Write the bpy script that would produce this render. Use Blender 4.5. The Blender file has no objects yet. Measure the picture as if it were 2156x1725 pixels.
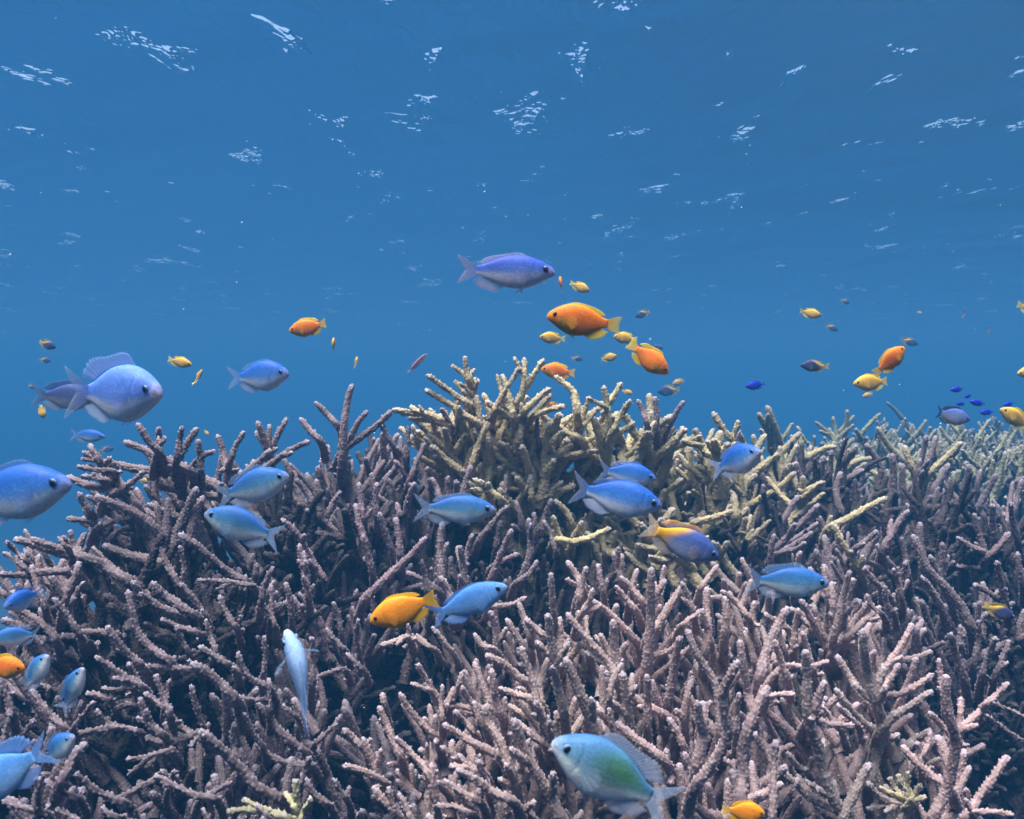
EXPOSURE = 1.3
HAZE_COL = (0.031, 0.158, 0.350)
HAZE_DENS = 0.112
HAZE_G = 0.0
WATER_IOR = 1.30
WAVE_SEED = 4
WAVES = ((1.6, 0.010, 5, 0.5, 1.2), (0.55, 0.0045, 7, 0.6, 1.0), (0.26, 0.0014, 9, 0.7, 0.9))
RIPPLE_SCALE = 10.0
RIPPLE_H = 0.20
# coral branches seen in the photograph, tip first: kind, width and pixels on an enlarged view
TRACES = [
 (0, 900, .46377, """
p 55 830,620 900,730 960,795;p 48 960,645 960,720 955,800;p 60 750,730 870,780 950,820 1060,870 1130,900
p 48 1100,640 1088,720 1070,830;p 60 1195,650 1120,760 1080,850 1090,900;p 58 1200,720 1210,820 1215,920;p 45 1300,790 1240,810 1190,850
p 55 1315,690 1350,800 1380,930;p 45 1475,670 1420,770 1390,850;p 58 1555,610 1590,700 1620,800;p 48 1735,590 1680,690 1640,790
p 50 1870,730 1760,780 1660,850 1560,920;p 60 1640,780 1570,850 1480,930;p 50 1905,490 1980,570 2040,630;p 50 1815,590 1870,660 1930,720
p 66 580,850 700,870 850,900 1000,910 1200,950 1340,1020;p 50 870,910 770,1000 660,1060;p 40 500,790 560,830 600,860;p 60 540,750 570,800 610,860
p 48 470,880 570,900 660,910;p 45 490,940 570,950 640,965;p 62 400,945 520,990 640,1020 750,1065;p 72 610,890 700,960 780,1060 830,1130
p 58 945,1000 1100,1030 1200,1050 1310,1065;p 58 475,1040 505,1100 545,1150;p 66 575,1060 700,1110 800,1150 880,1205 950,1280
p 66 510,1130 560,1210 610,1280 650,1340;p 50 400,1195 500,1210 620,1230;p 48 800,1190 700,1210 600,1250;p 48 780,1240 710,1280 650,1335
p 76 830,1180 870,1240 900,1320 930,1410;p 58 1020,1070 1010,1200 1000,1360;p 68 1190,1010 1130,1150 1070,1300 1050,1430;p 66 1230,1060 1170,1200 1150,1310
p 72 85,1320 200,1350 350,1400 550,1440 650,1500 770,1570;p 58 190,1315 330,1370 480,1420;p 50 420,1270 450,1350 490,1420;p 45 350,1310 410,1380
p 68 625,1355 760,1410 880,1440 990,1475;p 58 0,1530 100,1540 250,1520 430,1520;p 58 480,1460 440,1580 390,1710;p 48 190,1480 220,1600 270,1730
p 48 510,1580 460,1650 415,1730;p 40 560,1370 650,1460 740,1540 810,1565;p 50 800,1580 900,1660 1000,1740;p 50 920,1590 1000,1650 1110,1730
p 55 1080,1290 1180,1350 1300,1450 1400,1530 1490,1575;p 55 970,1360 1010,1470 1080,1600;p 42 1085,1360 1110,1450 1110,1590;p 40 1200,1570 1350,1575 1510,1600
p 34 40,1335 100,1400 160,1450;p 34 25,1400 90,1450 170,1520;p 52 1230,980 1290,1040 1330,1120;p 45 1000,700 960,770 940,830
p 50 1790,960 1850,1030 1900,1120;p 52 1910,960 1930,1080 1940,1190;p 45 2060,1030 2010,1110 1970,1200;p 48 1920,1160 1990,1240 2050,1290
p 50 1700,1200 1790,1280 1850,1390 1880,1480;p 48 1650,1490 1600,1600 1580,1700;p 50 1860,1380 1900,1470 1960,1560;p 50 1810,1350 1830,1480 1860,1640
"""),
 (960, 900, .46377, """
t 45 740,215 750,300 770,370;t 38 660,270 720,310 765,345;t 36 800,292 775,325 765,360;t 56 750,325 765,420 780,530;t 40 803,345 790,400 775,450;t 38 705,380 750,405 775,440
t 48 513,328 600,390 700,460 770,510;t 50 503,418 590,470 660,510 720,560 810,615;t 48 684,435 700,520 700,590;t 54 810,452 822,540 830,650;t 55 868,490 960,550 1060,625
t 50 968,325 1000,420 1020,510 1035,580;t 36 935,325 950,380 965,440;t 44 1072,280 1010,380 950,480 920,550;t 48 1100,225 1102,330 1085,430 1050,510;t 48 1218,232 1150,340 1090,440
t 64 1076,495 1075,600 1070,720;t 56 1262,410 1180,470 1110,540;t 54 1262,445 1180,540 1100,620;t 50 1345,515 1250,540 1170,570;t 55 1285,335 1340,380 1400,440 1420,560;t 66 1410,440 1420,560 1432,700 1440,920
t 50 1200,570 1290,630 1380,690 1430,710;t 54 1332,700 1410,760 1432,880;t 40 1490,460 1465,560 1440,660;t 36 1485,465 1530,490 1580,515;t 46 1583,490 1510,570 1445,650
t 50 1580,395 1600,500 1610,620 1600,690;t 50 1688,375 1650,440 1610,500;t 50 1742,480 1690,570 1635,670;t 45 1585,615 1588,670 1595,740;t 55 1768,615 1660,690 1570,760 1470,870
t 54 1810,655 1800,760 1800,860;t 58 305,538 430,560 520,570 650,645;t 50 400,590 520,600 640,640;t 40 410,515 450,545 520,575;t 56 893,622 850,680 820,760 785,870;t 40 795,652 830,695 850,740
t 56 515,685 600,750 680,830 750,920;t 56 535,755 620,830 720,915;t 54 1052,715 1090,800 1125,910;t 58 1235,785 1200,880 1180,1000 1160,1080;t 54 1135,935 1140,1000 1145,1075;t 48 1025,920 1080,955 1140,990
t 50 790,955 870,1010 960,1080;t 40 1005,1018 1060,1020 1120,1030;t 54 1410,995 1290,1040 1180,1075;t 50 1285,1085 1350,1150 1390,1230;t 55 1275,1180 1295,1260 1325,1330;t 52 1620,1255 1500,1310 1400,1335 1310,1325
t 48 1450,1215 1420,1270 1400,1310;t 48 1540,785 1570,850 1600,930;t 50 1700,800 1630,800 1540,860;t 52 1900,700 1890,780 1870,880;t 54 2050,880 1960,940 1890,1000;t 50 1990,770 1930,820 1880,880;t 48 2060,960 1990,1010 1920,1060
p 56 60,385 30,500 10,640 0,850;p 48 150,545 90,630 30,740;p 50 300,545 200,640 90,720 10,780;p 40 595,528 650,620 690,720 715,850;p 36 1180,565 1180,680 1190,740;p 36 1298,640 1285,760 1280,820
p 42 1785,478 1815,540 1840,620;p 46 1890,460 1900,560 1900,660;p 46 2065,485 2000,590 1950,700;p 40 1920,580 1905,660 1900,760;p 40 2000,640 1970,720 1950,800;p 44 230,600 260,680 310,760;p 44 400,640 395,740 390,850
p 46 500,740 450,860 410,960;p 46 315,845 380,920 420,990;p 44 1350,750 1290,840 1240,920;p 40 1440,780 1370,860 1310,940;p 44 1300,930 1250,970 1200,1000
p 48 780,875 745,980 725,1060;p 46 690,965 685,1040 690,1110;p 46 540,950 570,1010 590,1080;p 50 960,1210 945,1290 930,1380;p 54 1025,1265 965,1400 900,1560;p 44 1160,1160 1165,1230 1170,1320
p 46 1265,1080 1230,1180 1200,1280;p 50 1000,1120 930,1200 840,1310;p 58 605,1220 590,1400 600,1560;p 50 710,1360 730,1480 740,1620;p 36 760,1465 740,1510 725,1550;p 50 390,1520 470,1560 570,1625;p 50 595,1550 640,1640 660,1720
p 58 510,1310 400,1430 260,1560 150,1670;p 52 1128,1195 1142,1320 1130,1430 1090,1540;p 46 1050,1090 1075,1170 1090,1260;p 46 330,1100 350,1200 370,1310;p 48 210,980 200,1080 210,1190;p 46 100,980 110,1080 130,1200
p 50 440,980 400,1080 380,1180;p 52 220,1160 260,1280 310,1420;p 52 320,1190 340,1300 350,1420;p 54 80,1110 100,1220 140,1340;p 44 640,1340 610,1420 600,1500;p 50 120,1300 150,1400 180,1520;p 46 480,1450 500,1540 520,1640
p 48 790,1290 760,1380 740,1480;p 46 1180,1450 1130,1530 1060,1580;p 44 1070,1410 990,1440 920,1480;p 40 1215,1210 1260,1290 1290,1390;p 42 990,930 985,1010 980,1100;p 44 640,940 640,1010 650,1090
f 46 1640,1400 1660,1480 1690,1570;f 46 1690,1410 1690,1500 1700,1580;f 48 1360,1455 1410,1530 1450,1610;f 48 1480,1490 1450,1580 1420,1680;f 44 1545,1470 1560,1560 1580,1650;f 46 1950,1480 1935,1580 1920,1690;f 50 1785,1500 1760,1590 1740,1680
"""),
 (1912, 900, .46377, """
t 55 515,515 550,610 590,730;t 48 462,558 490,610 520,660;t 54 185,555 240,640 300,720;t 46 345,605 320,680 290,740;t 58 718,675 640,760 560,830 470,900;t 50 450,925 390,990 325,1070;t 50 183,985 260,1020 325,1065
t 50 688,915 600,1000 510,1060 370,1140;t 72 310,1050 320,1120 325,1190;t 54 310,1150 200,1190 100,1215;t 50 0,640 30,760 60,890;t 48 180,855 188,920 195,990;t 50 75,790 120,870 180,970;t 48 700,755 660,830 630,900
t 54 1240,1070 1120,1130 1000,1200 910,1245;t 52 905,1225 960,1330 1030,1430 1070,1490;t 48 1182,645 1240,740 1320,840;t 55 1345,755 1380,860 1415,940;t 55 1693,735 1600,830 1490,930;t 50 250,700 190,760 130,830;t 48 430,690 450,770 460,850
t 50 930,760 850,780 760,830;t 46 1150,830 1060,850 1000,890;t 46 1110,880 1160,920 1220,960
p 52 862,820 840,930 805,1100;p 44 905,785 900,870 890,960;p 45 690,855 720,960 745,1080;p 45 1060,755 1000,850 930,970;p 54 965,915 935,1010 950,1120 985,1180;p 50 1112,745 1180,840 1230,960 1255,1060;p 58 1275,805 1280,950 1268,1160
p 54 1335,865 1335,1000 1365,1140;p 52 1538,695 1500,830 1440,970;p 44 1480,695 1465,780 1440,860;p 58 1615,865 1540,1000 1450,1140;p 48 1440,835 1425,930 1410,1040;p 48 705,1060 640,1160 550,1300;p 50 832,1110 720,1230 570,1380
p 40 825,1222 730,1290 580,1380;p 40 795,1278 700,1340 590,1410;p 36 752,1340 680,1380 570,1410;p 40 495,990 480,1110 460,1210;p 45 1410,1080 1400,1200 1368,1300;p 54 1372,1145 1300,1240 1220,1380;p 58 1440,1220 1445,1350 1460,1510
p 52 1580,1285 1560,1400 1550,1520;p 42 1178,1355 1230,1430 1280,1490;p 45 1590,1185 1630,1300 1670,1410;p 42 1768,1165 1800,1290 1835,1400;p 48 1905,925 1850,1030 1790,1140;p 50 1983,1280 1920,1360 1850,1430;p 44 1665,1310 1740,1360 1830,1400
p 50 1455,1555 1520,1640 1570,1740;p 48 1765,1595 1850,1640 1940,1710;p 50 1905,1455 1930,1570 1960,1710;p 34 1660,1485 1730,1490 1810,1500;p 52 1100,900 1000,960 940,1000;p 46 1180,1270 1130,1320 1060,1370;p 44 1090,1450 1180,1480 1260,1530
p 46 1740,870 1730,960 1740,1060;p 46 1640,1090 1560,1160 1480,1200;p 48 1880,1110 1880,1210 1890,1310;p 46 1990,1100 2000,1200 2030,1320;p 48 1100,1490 1160,1570 1240,1650;p 42 870,1490 900,1570 910,1660;p 44 1330,1310 1350,1420 1370,1540
p 46 560,1290 540,1390 540,1490;p 42 1280,1500 1310,1580 1330,1680;p 46 2060,960 2030,1060 2010,1160;p 42 1810,900 1790,980 1790,1060;p 46 2030,1400 2040,1500 2060,1600;p 50 1500,1420 1560,1560 1620,1690
g 34 1180,650 1200,720 1240,800;g 32 805,610 870,660 950,720;g 34 1000,540 1000,600 990,680;g 30 1045,575 1000,620 950,680;g 32 915,580 930,660 940,740;g 30 1040,630 980,680 910,740;g 30 835,665 900,700 970,770
g 30 700,640 730,700 780,760;g 30 670,620 640,670 610,720;g 28 1240,495 1290,540 1340,600;g 34 1050,650 1090,720 1130,790;g 30 1200,560 1140,620 1090,680;g 34 1910,780 1860,840 1820,900;g 36 1690,780 1740,840 1800,890;g 32 1960,690 1930,760 1880,820
g 32 2040,640 2000,700 1960,760;g 32 890,650 920,730 960,820;g 30 1480,600 1440,660 1390,720;g 30 1560,640 1600,700 1650,750;g 30 1720,660 1680,720 1620,780;g 28 1860,600 1820,660 1780,720
"""),
 (0, 1500, .46265, """
p 55 775,335 800,450 830,570 900,670 1020,760;p 55 800,285 880,370 960,430 1070,485;p 55 920,288 1000,370 1100,440 1200,495;p 50 1092,295 1170,380 1250,510;p 58 100,445 200,500 290,570 340,640;p 55 325,385 400,490 480,600
p 52 370,615 440,615 520,640;p 58 480,590 600,590 680,600;p 58 645,555 710,640 780,730 880,830;p 50 580,740 680,810 790,880 870,930;p 54 778,775 820,860 870,940;p 50 1210,675 1290,730 1400,795;p 45 1068,555 1100,640 1140,710
p 45 1245,515 1280,620 1310,720;p 48 975,512 1060,550 1200,595;p 46 875,535 960,580 1080,625;p 44 880,795 1000,805 1170,815;p 78 1160,780 1250,830 1330,900 1420,990;p 50 1440,715 1470,800 1520,870 1620,925;p 45 1600,615 1610,740 1595,850
p 45 1632,875 1625,980 1635,1080;p 58 195,940 260,1040 330,1120 400,1180;p 40 410,1005 420,1100 450,1180;p 45 570,1015 500,1100 440,1180;p 58 850,985 880,1080 920,1160 990,1215;p 50 875,960 930,1000 1000,1060;p 50 945,850 990,980 1030,1090
p 40 1030,880 1015,960 1000,1040;p 58 1005,1050 1060,1130 1130,1190 1220,1230;p 50 1000,1140 1030,1200 1050,1260;p 58 885,1225 990,1260 1100,1240 1220,1200;p 72 1215,1185 1310,1270 1390,1350 1480,1440 1560,1530 1680,1590
p 45 1160,915 1200,1080 1250,1200;p 48 1418,1140 1410,1270 1440,1350;p 44 765,1362 880,1350 1030,1310;p 40 775,1460 850,1400 920,1350;p 55 1565,1025 1640,1120 1720,1210 1860,1320;p 45 1475,1080 1530,1190 1590,1280
p 50 1545,1270 1640,1340 1740,1380 1870,1395;p 40 1775,1005 1800,1090 1805,1190;p 34 1710,1035 1760,1070 1800,1110;p 54 690,1605 800,1560 930,1490 1030,1475;p 55 940,1460 1060,1520 1160,1570 1290,1600;p 50 1400,1505 1320,1550 1230,1600
p 40 1060,1430 1040,1480 1020,1540;p 50 275,1485 360,1550 470,1600;p 55 455,1445 540,1520 640,1580 760,1630;p 58 25,1605 120,1650 260,1690;p 58 230,1470 230,1600 220,1720;p 90 520,1260 440,1370 370,1500;p 50 840,1185 740,1170 620,1180 500,1205
p 44 585,1065 640,1130 720,1160 840,1195;p 58 0,860 40,960 80,1100;p 50 75,1085 35,1200 15,1310;p 45 205,1120 150,1220 125,1330;p 50 615,1660 680,1700 740,1720;p 52 1880,1345 1850,1430 1820,1520;p 60 1840,1480 1900,1570 1990,1640
p 50 2020,1480 2060,1550 2100,1600;p 54 1890,620 1900,760 1890,900;p 44 1330,370 1370,470 1430,560;p 46 1640,300 1650,400 1640,520;p 50 1730,290 1760,400 1770,540;p 46 1580,410 1640,480 1670,560;p 46 1840,100 1860,240 1870,380
p 44 1440,985 1520,1000 1600,1000;p 44 710,690 790,730 850,780;p 50 830,1110 900,1140 970,1200;p 44 2020,410 2050,500 2070,600;p 44 1980,570 2030,640 2090,700;p 46 1920,860 2000,840 2075,815;p 42 2040,1150 1980,1200 1920,1260
p 46 520,965 580,970 660,1000;p 40 620,930 700,940 790,930;p 44 690,1060 760,1030 830,1040;p 50 60,1100 45,1000 30,930;p 42 1560,1640 1600,1690 1640,1730;p 42 340,1660 420,1700 480,1740;p 46 1230,1660 1260,1720 1290,1780
y 66 1790,1485 1795,1570 1800,1680;y 54 1725,1560 1760,1610 1800,1680;y 54 1890,1595 1840,1680 1820,1730;y 66 1375,1680 1480,1670 1600,1680 1740,1720;y 50 1470,1600 1540,1640 1620,1680
"""),
 (960, 1500, .46265, """
f 50 455,785 500,870 550,950 590,1020;f 36 415,900 470,920 530,945;f 42 608,910 600,1020 605,1120;f 42 735,825 700,920 665,1020;f 58 870,730 960,770 1040,840 1120,900;f 58 1083,680 1120,790 1160,900 1180,1000 1215,1120
f 55 903,815 920,920 930,1000 970,1110;f 50 725,920 770,1000 850,1065;f 68 865,1035 880,1130 950,1240 1010,1400 1050,1520;f 60 612,1150 720,1220 830,1280 950,1340;f 50 595,1285 700,1350 820,1410;f 55 995,510 1060,620 1130,710
f 60 1245,480 1260,620 1280,760 1300,900 1340,1070;f 56 1318,500 1320,600 1320,720;f 55 1360,475 1450,590 1540,690 1620,790 1670,880;f 40 1385,690 1330,725 1290,755;f 80 1350,750 1400,860 1450,980 1500,1100 1550,1200
f 55 1515,405 1610,470 1690,550 1780,645;f 58 1595,875 1700,940 1820,1020 1980,1110;f 68 1640,520 1650,680 1665,830;f 64 1875,200 1870,340 1870,480 1860,650 1840,840;f 50 1685,255 1750,320 1820,410;f 46 1655,310 1720,390 1780,460
f 55 2070,300 1990,420 1930,520 1870,590;f 45 2060,620 1990,700 1890,730;f 58 2045,620 2010,800 1975,1020;f 58 1848,850 1850,1000 1850,1170;f 68 1700,835 1720,1000 1745,1170;f 50 1875,880 1900,970 1930,1070
f 68 1655,1140 1750,1220 1850,1290 1950,1370;f 58 1975,1110 2030,1200 2070,1290;f 50 240,960 255,1020 270,1080;f 55 220,1040 270,1150 310,1250 355,1350;f 50 348,960 400,1050 470,1130 560,1220;f 54 125,1230 170,1350 220,1470
f 58 5,1180 60,1230 130,1290;f 50 325,1230 400,1310 480,1390 530,1470;f 54 540,1385 550,1500 575,1640;f 62 185,1530 250,1610 340,1710;f 50 280,1530 300,1620 320,1700;f 54 345,1570 390,1660 420,1730;f 54 5,1400 120,1430 240,1490
f 40 513,1265 512,1340 520,1420;f 58 825,1370 850,1450 880,1550;f 80 1040,1120 1100,1300 1180,1450 1260,1580 1330,1730;f 46 1135,1240 1110,1310 1090,1380;f 66 690,1425 800,1480 900,1550 1020,1610;f 56 620,1490 720,1560 820,1610
f 50 565,1640 680,1650 780,1690;f 45 700,70 715,160 740,280;f 46 1265,235 1270,350 1285,500;f 46 1480,195 1455,300 1440,400;f 44 1360,160 1420,240 1470,310;f 50 895,465 930,560 935,700;f 44 1068,410 1100,500 1135,620
f 44 235,672 310,650 385,620;f 50 590,255 640,340 680,430;f 42 1115,378 1020,425 920,435;p 40 98,515 85,620 105,740;p 40 25,720 75,770 130,820;f 40 545,560 610,640 680,730;f 42 400,600 470,650 550,690;f 44 800,600 850,670 920,700
f 50 1110,510 1180,580 1250,620;f 48 1100,640 1180,680 1260,720;f 46 1560,600 1600,680 1630,760;f 52 1430,460 1450,560 1490,680;f 48 1520,330 1490,420 1440,500;f 50 1700,780 1640,880 1620,1000;f 52 950,930 1060,970 1170,1000
f 50 680,1070 740,1130 800,1200;f 50 800,1010 830,1110 870,1180;f 46 660,1040 720,1040 800,1060;f 56 1170,1010 1210,1100 1260,1220;f 50 940,1030 1000,1120 1060,1180;f 54 1300,1070 1300,1180 1310,1300;f 50 1060,1130 1140,1200 1220,1270
f 54 1540,1060 1610,1130 1680,1220;f 46 1620,1050 1630,1150 1650,1250;f 44 1100,1640 1140,1690 1190,1740;f 48 650,1400 740,1410 830,1450;f 50 700,1330 770,1400 850,1440;f 46 1250,1100 1230,1200 1240,1310
"""),
 (1912, 1500, .46265, """
f 50 1020,220 985,360 960,480 925,620;f 52 910,285 915,420 920,560 920,720;f 54 722,395 790,520 850,640 910,720;f 54 1143,405 1060,510 990,610 920,715;f 50 1208,435 1110,520 1010,620;f 48 1042,265 1015,380 985,500
f 58 1400,540 1340,660 1260,780 1180,900;f 44 1520,708 1430,740 1330,765;f 48 1322,785 1260,880 1190,965;f 52 1425,745 1380,880 1325,1030;f 48 1528,848 1430,910 1340,960 1240,975;f 58 1518,948 1400,1030 1290,1100 1210,1185
f 46 1230,625 1220,740 1200,850;f 68 1098,575 1105,700 1130,850 1170,1000 1210,1120;f 62 938,732 1010,850 1080,960 1150,1040 1215,1150;f 54 930,935 1000,1030 1080,1120 1190,1205;f 45 940,1035 1000,1090 1060,1150
f 46 893,765 780,800 620,800 510,920;f 45 685,968 610,965 540,985;f 50 1045,1160 900,1150 780,1135;f 68 345,770 290,870 250,950 260,1080 280,1180 250,1290 180,1400 90,1510;f 60 30,575 80,700 140,800 200,900 230,1030 235,1220
f 80 525,920 460,1040 400,1180 370,1320 370,1450 360,1620;f 60 350,640 370,780 400,940 425,1060;f 60 152,320 150,450 160,570 140,720;f 58 262,375 270,500 260,620;f 50 440,405 430,520 465,680;f 74 645,440 570,580 510,720 475,870
f 50 378,585 420,690 445,780;f 70 748,700 760,850 760,1000 770,1130 820,1270 850,1400 890,1530 970,1700;f 66 870,890 830,990 800,1080;f 84 130,1010 130,1200 95,1400;f 58 570,1245 560,1400 555,1550 550,1740;f 44 440,1200 510,1330 580,1420
f 60 610,1440 720,1540 830,1620 970,1710;f 48 755,1495 830,1540 910,1590;f 50 800,1635 880,1690 950,1730;f 54 1320,1210 1260,1240 1200,1275;f 72 1225,1095 1210,1230 1170,1370 1140,1500;f 76 1140,1385 1080,1500 1020,1620 970,1740
f 58 1120,1500 1200,1590 1320,1635;f 60 1335,1278 1420,1380 1500,1450 1610,1530;f 70 1605,850 1600,980 1630,1130 1660,1250 1640,1400 1600,1560 1520,1720;f 52 1560,752 1570,860 1595,980;f 50 1500,1078 1570,1150 1655,1240;f 48 1692,985 1690,1100 1680,1260
f 58 1915,965 1800,1080 1680,1195;f 44 1980,895 1910,970 1840,1030;f 52 1835,1272 1750,1320 1665,1370;f 62 1978,1342 1890,1470 1800,1600 1720,1720;f 44 1512,1195 1495,1270 1460,1350;f 48 2010,1700 1880,1680 1790,1685
f 48 1435,1612 1380,1670 1330,1730;f 50 1720,1540 1740,1620 1730,1720;f 50 710,450 690,560 680,680;f 46 560,500 590,600 620,700;f 46 500,480 570,530 640,570;f 46 240,340 330,410 400,500;f 46 0,290 40,380 70,470;f 42 110,460 50,510 0,550
f 60 60,880 30,1000 20,1130;f 50 175,620 190,740 190,850;f 46 180,1010 150,1050 120,1130;f 50 350,960 330,1080 330,1200;f 48 560,640 600,760 640,880;f 44 730,590 760,690 790,790;f 44 800,430 830,540 870,640;f 44 860,180 870,280 890,400
f 46 1170,700 1150,800 1140,900;f 44 850,1040 900,1110 960,1180;f 40 1425,1255 1440,1320 1450,1400;f 46 720,100 700,190 690,280;f 46 360,140 400,230 430,330;f 42 220,185 170,250 120,320;f 46 640,1320 690,1390 760,1440;f 46 240,1350 300,1400 330,1470
p 28 1845,1090 1950,1170 2080,1260;p 26 1890,1018 1990,1060 2090,1115;p 50 1455,255 1530,370 1590,480 1660,600;p 44 1690,545 1685,650 1680,740;p 66 1400,0 1490,200 1600,320 1690,430 1750,560;p 58 1630,600 1660,720 1710,870
p 48 1800,520 1800,640 1770,780;p 52 1900,620 1860,740 1820,860;p 46 1990,640 1950,740 1900,860;p 50 1600,180 1580,60 1580,300;p 44 1120,360 1150,430 1210,480;p 40 1230,310 1240,400 1280,470;p 46 1360,160 1340,250 1320,350
y 44 1310,1450 1340,1520 1390,1580;y 40 1260,1470 1290,1530 1340,1590;y 42 1200,1530 1260,1560 1330,1590;y 44 1370,1440 1370,1520 1380,1600;y 42 1450,1510 1420,1560 1380,1620;y 44 1480,1590 1420,1610 1370,1640
"""),
]
SKY_X = [0, 20, 160, 190, 250, 300, 400, 470, 560, 640, 740, 820, 900, 960, 1100, 1180, 1260, 1330, 1440, 1520, 1600, 1680, 1700, 1760, 1900, 2000, 2156]
SKY_Y = [1170, 1150, 1080, 1010, 985, 935, 935, 950, 950, 950, 925, 900, 880, 850, 850, 860, 860, 875, 880, 890, 905, 915, 910, 900, 880, 870, 868]
# dark pits between the colonies where hardly any branch stands
PITS = [[(640, 1370), (800, 1325), (930, 1380), (940, 1480), (820, 1560), (660, 1520)],
        [(900, 1275), (1080, 1220), (1250, 1185), (1560, 1165), (1600, 1215), (1400, 1235), (1240, 1270), (1050, 1310), (900, 1320)],
        [(1900, 1340), (2156, 1270), (2156, 1725), (2060, 1725), (2000, 1560), (1960, 1460)],
        [(100, 1580), (260, 1550), (290, 1650), (120, 1660)], [(280, 1500), (430, 1480), (420, 1560), (290, 1560)],
        [(1690, 1540), (1830, 1520), (1880, 1600), (1720, 1610)], [(560, 1540), (680, 1540), (690, 1660), (600, 1660)]]
REGIONS = [  # kind, library, gap in view pixels, length range, thickness, lean, outline
    ('p', 'mid', 34, (.11, .19), .95, (-.35, -.1), [(0, 1170), (160, 1060), (300, 925), (480, 945), (520, 1150), (420, 1380), (0, 1400)]),
    ('p', 'mid', 28, (.10, .17), .90, (0, -.1), [(480, 940), (650, 930), (820, 900), (910, 940), (1010, 1060), (1250, 1140), (1260, 1220), (1080, 1330), (700, 1340), (430, 1380), (480, 1150)]),
    ('p', 'near', 46, (.10, .17), .95, (-.15, -.15), [(0, 1390), (420, 1370), (700, 1330), (730, 1480), (860, 1530), (930, 1725), (0, 1725)]),
    ('t', 'bushy', 29, (.09, .15), 1.2, (0, -.1), [(880, 900), (960, 855), (1180, 860), (1450, 885), (1620, 930), (1700, 960), (1660, 1120), (1500, 1130), (1250, 1130), (1000, 1040)]),
    ('p', 'mid', 70, (.10, .16), .80, (0, -.1), [(880, 900), (960, 865), (1180, 870), (1450, 885), (1620, 930), (1700, 960), (1660, 1120), (1500, 1150), (1250, 1170), (1000, 1040)]),
    ('p', 'mid', 32, (.10, .18), .95, (0, -.12), [(1640, 990), (1760, 960), (2156, 985), (2156, 1330), (1900, 1370), (1860, 1260), (1620, 1200)]),
    ('f', 'near', 40, (.09, .15), .95, (0, -.15), [(880, 1340), (1060, 1290), (1200, 1230), (1560, 1215), (1860, 1240), (1940, 1400), (1990, 1560), (2050, 1725), (930, 1725), (840, 1520)]),
    ('g', 'far', 19, (.13, .22), 1.3, (0, -.1), [(1660, 930), (1700, 915), (1900, 880), (2156, 872), (2156, 1000), (1760, 990)]),
]
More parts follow.
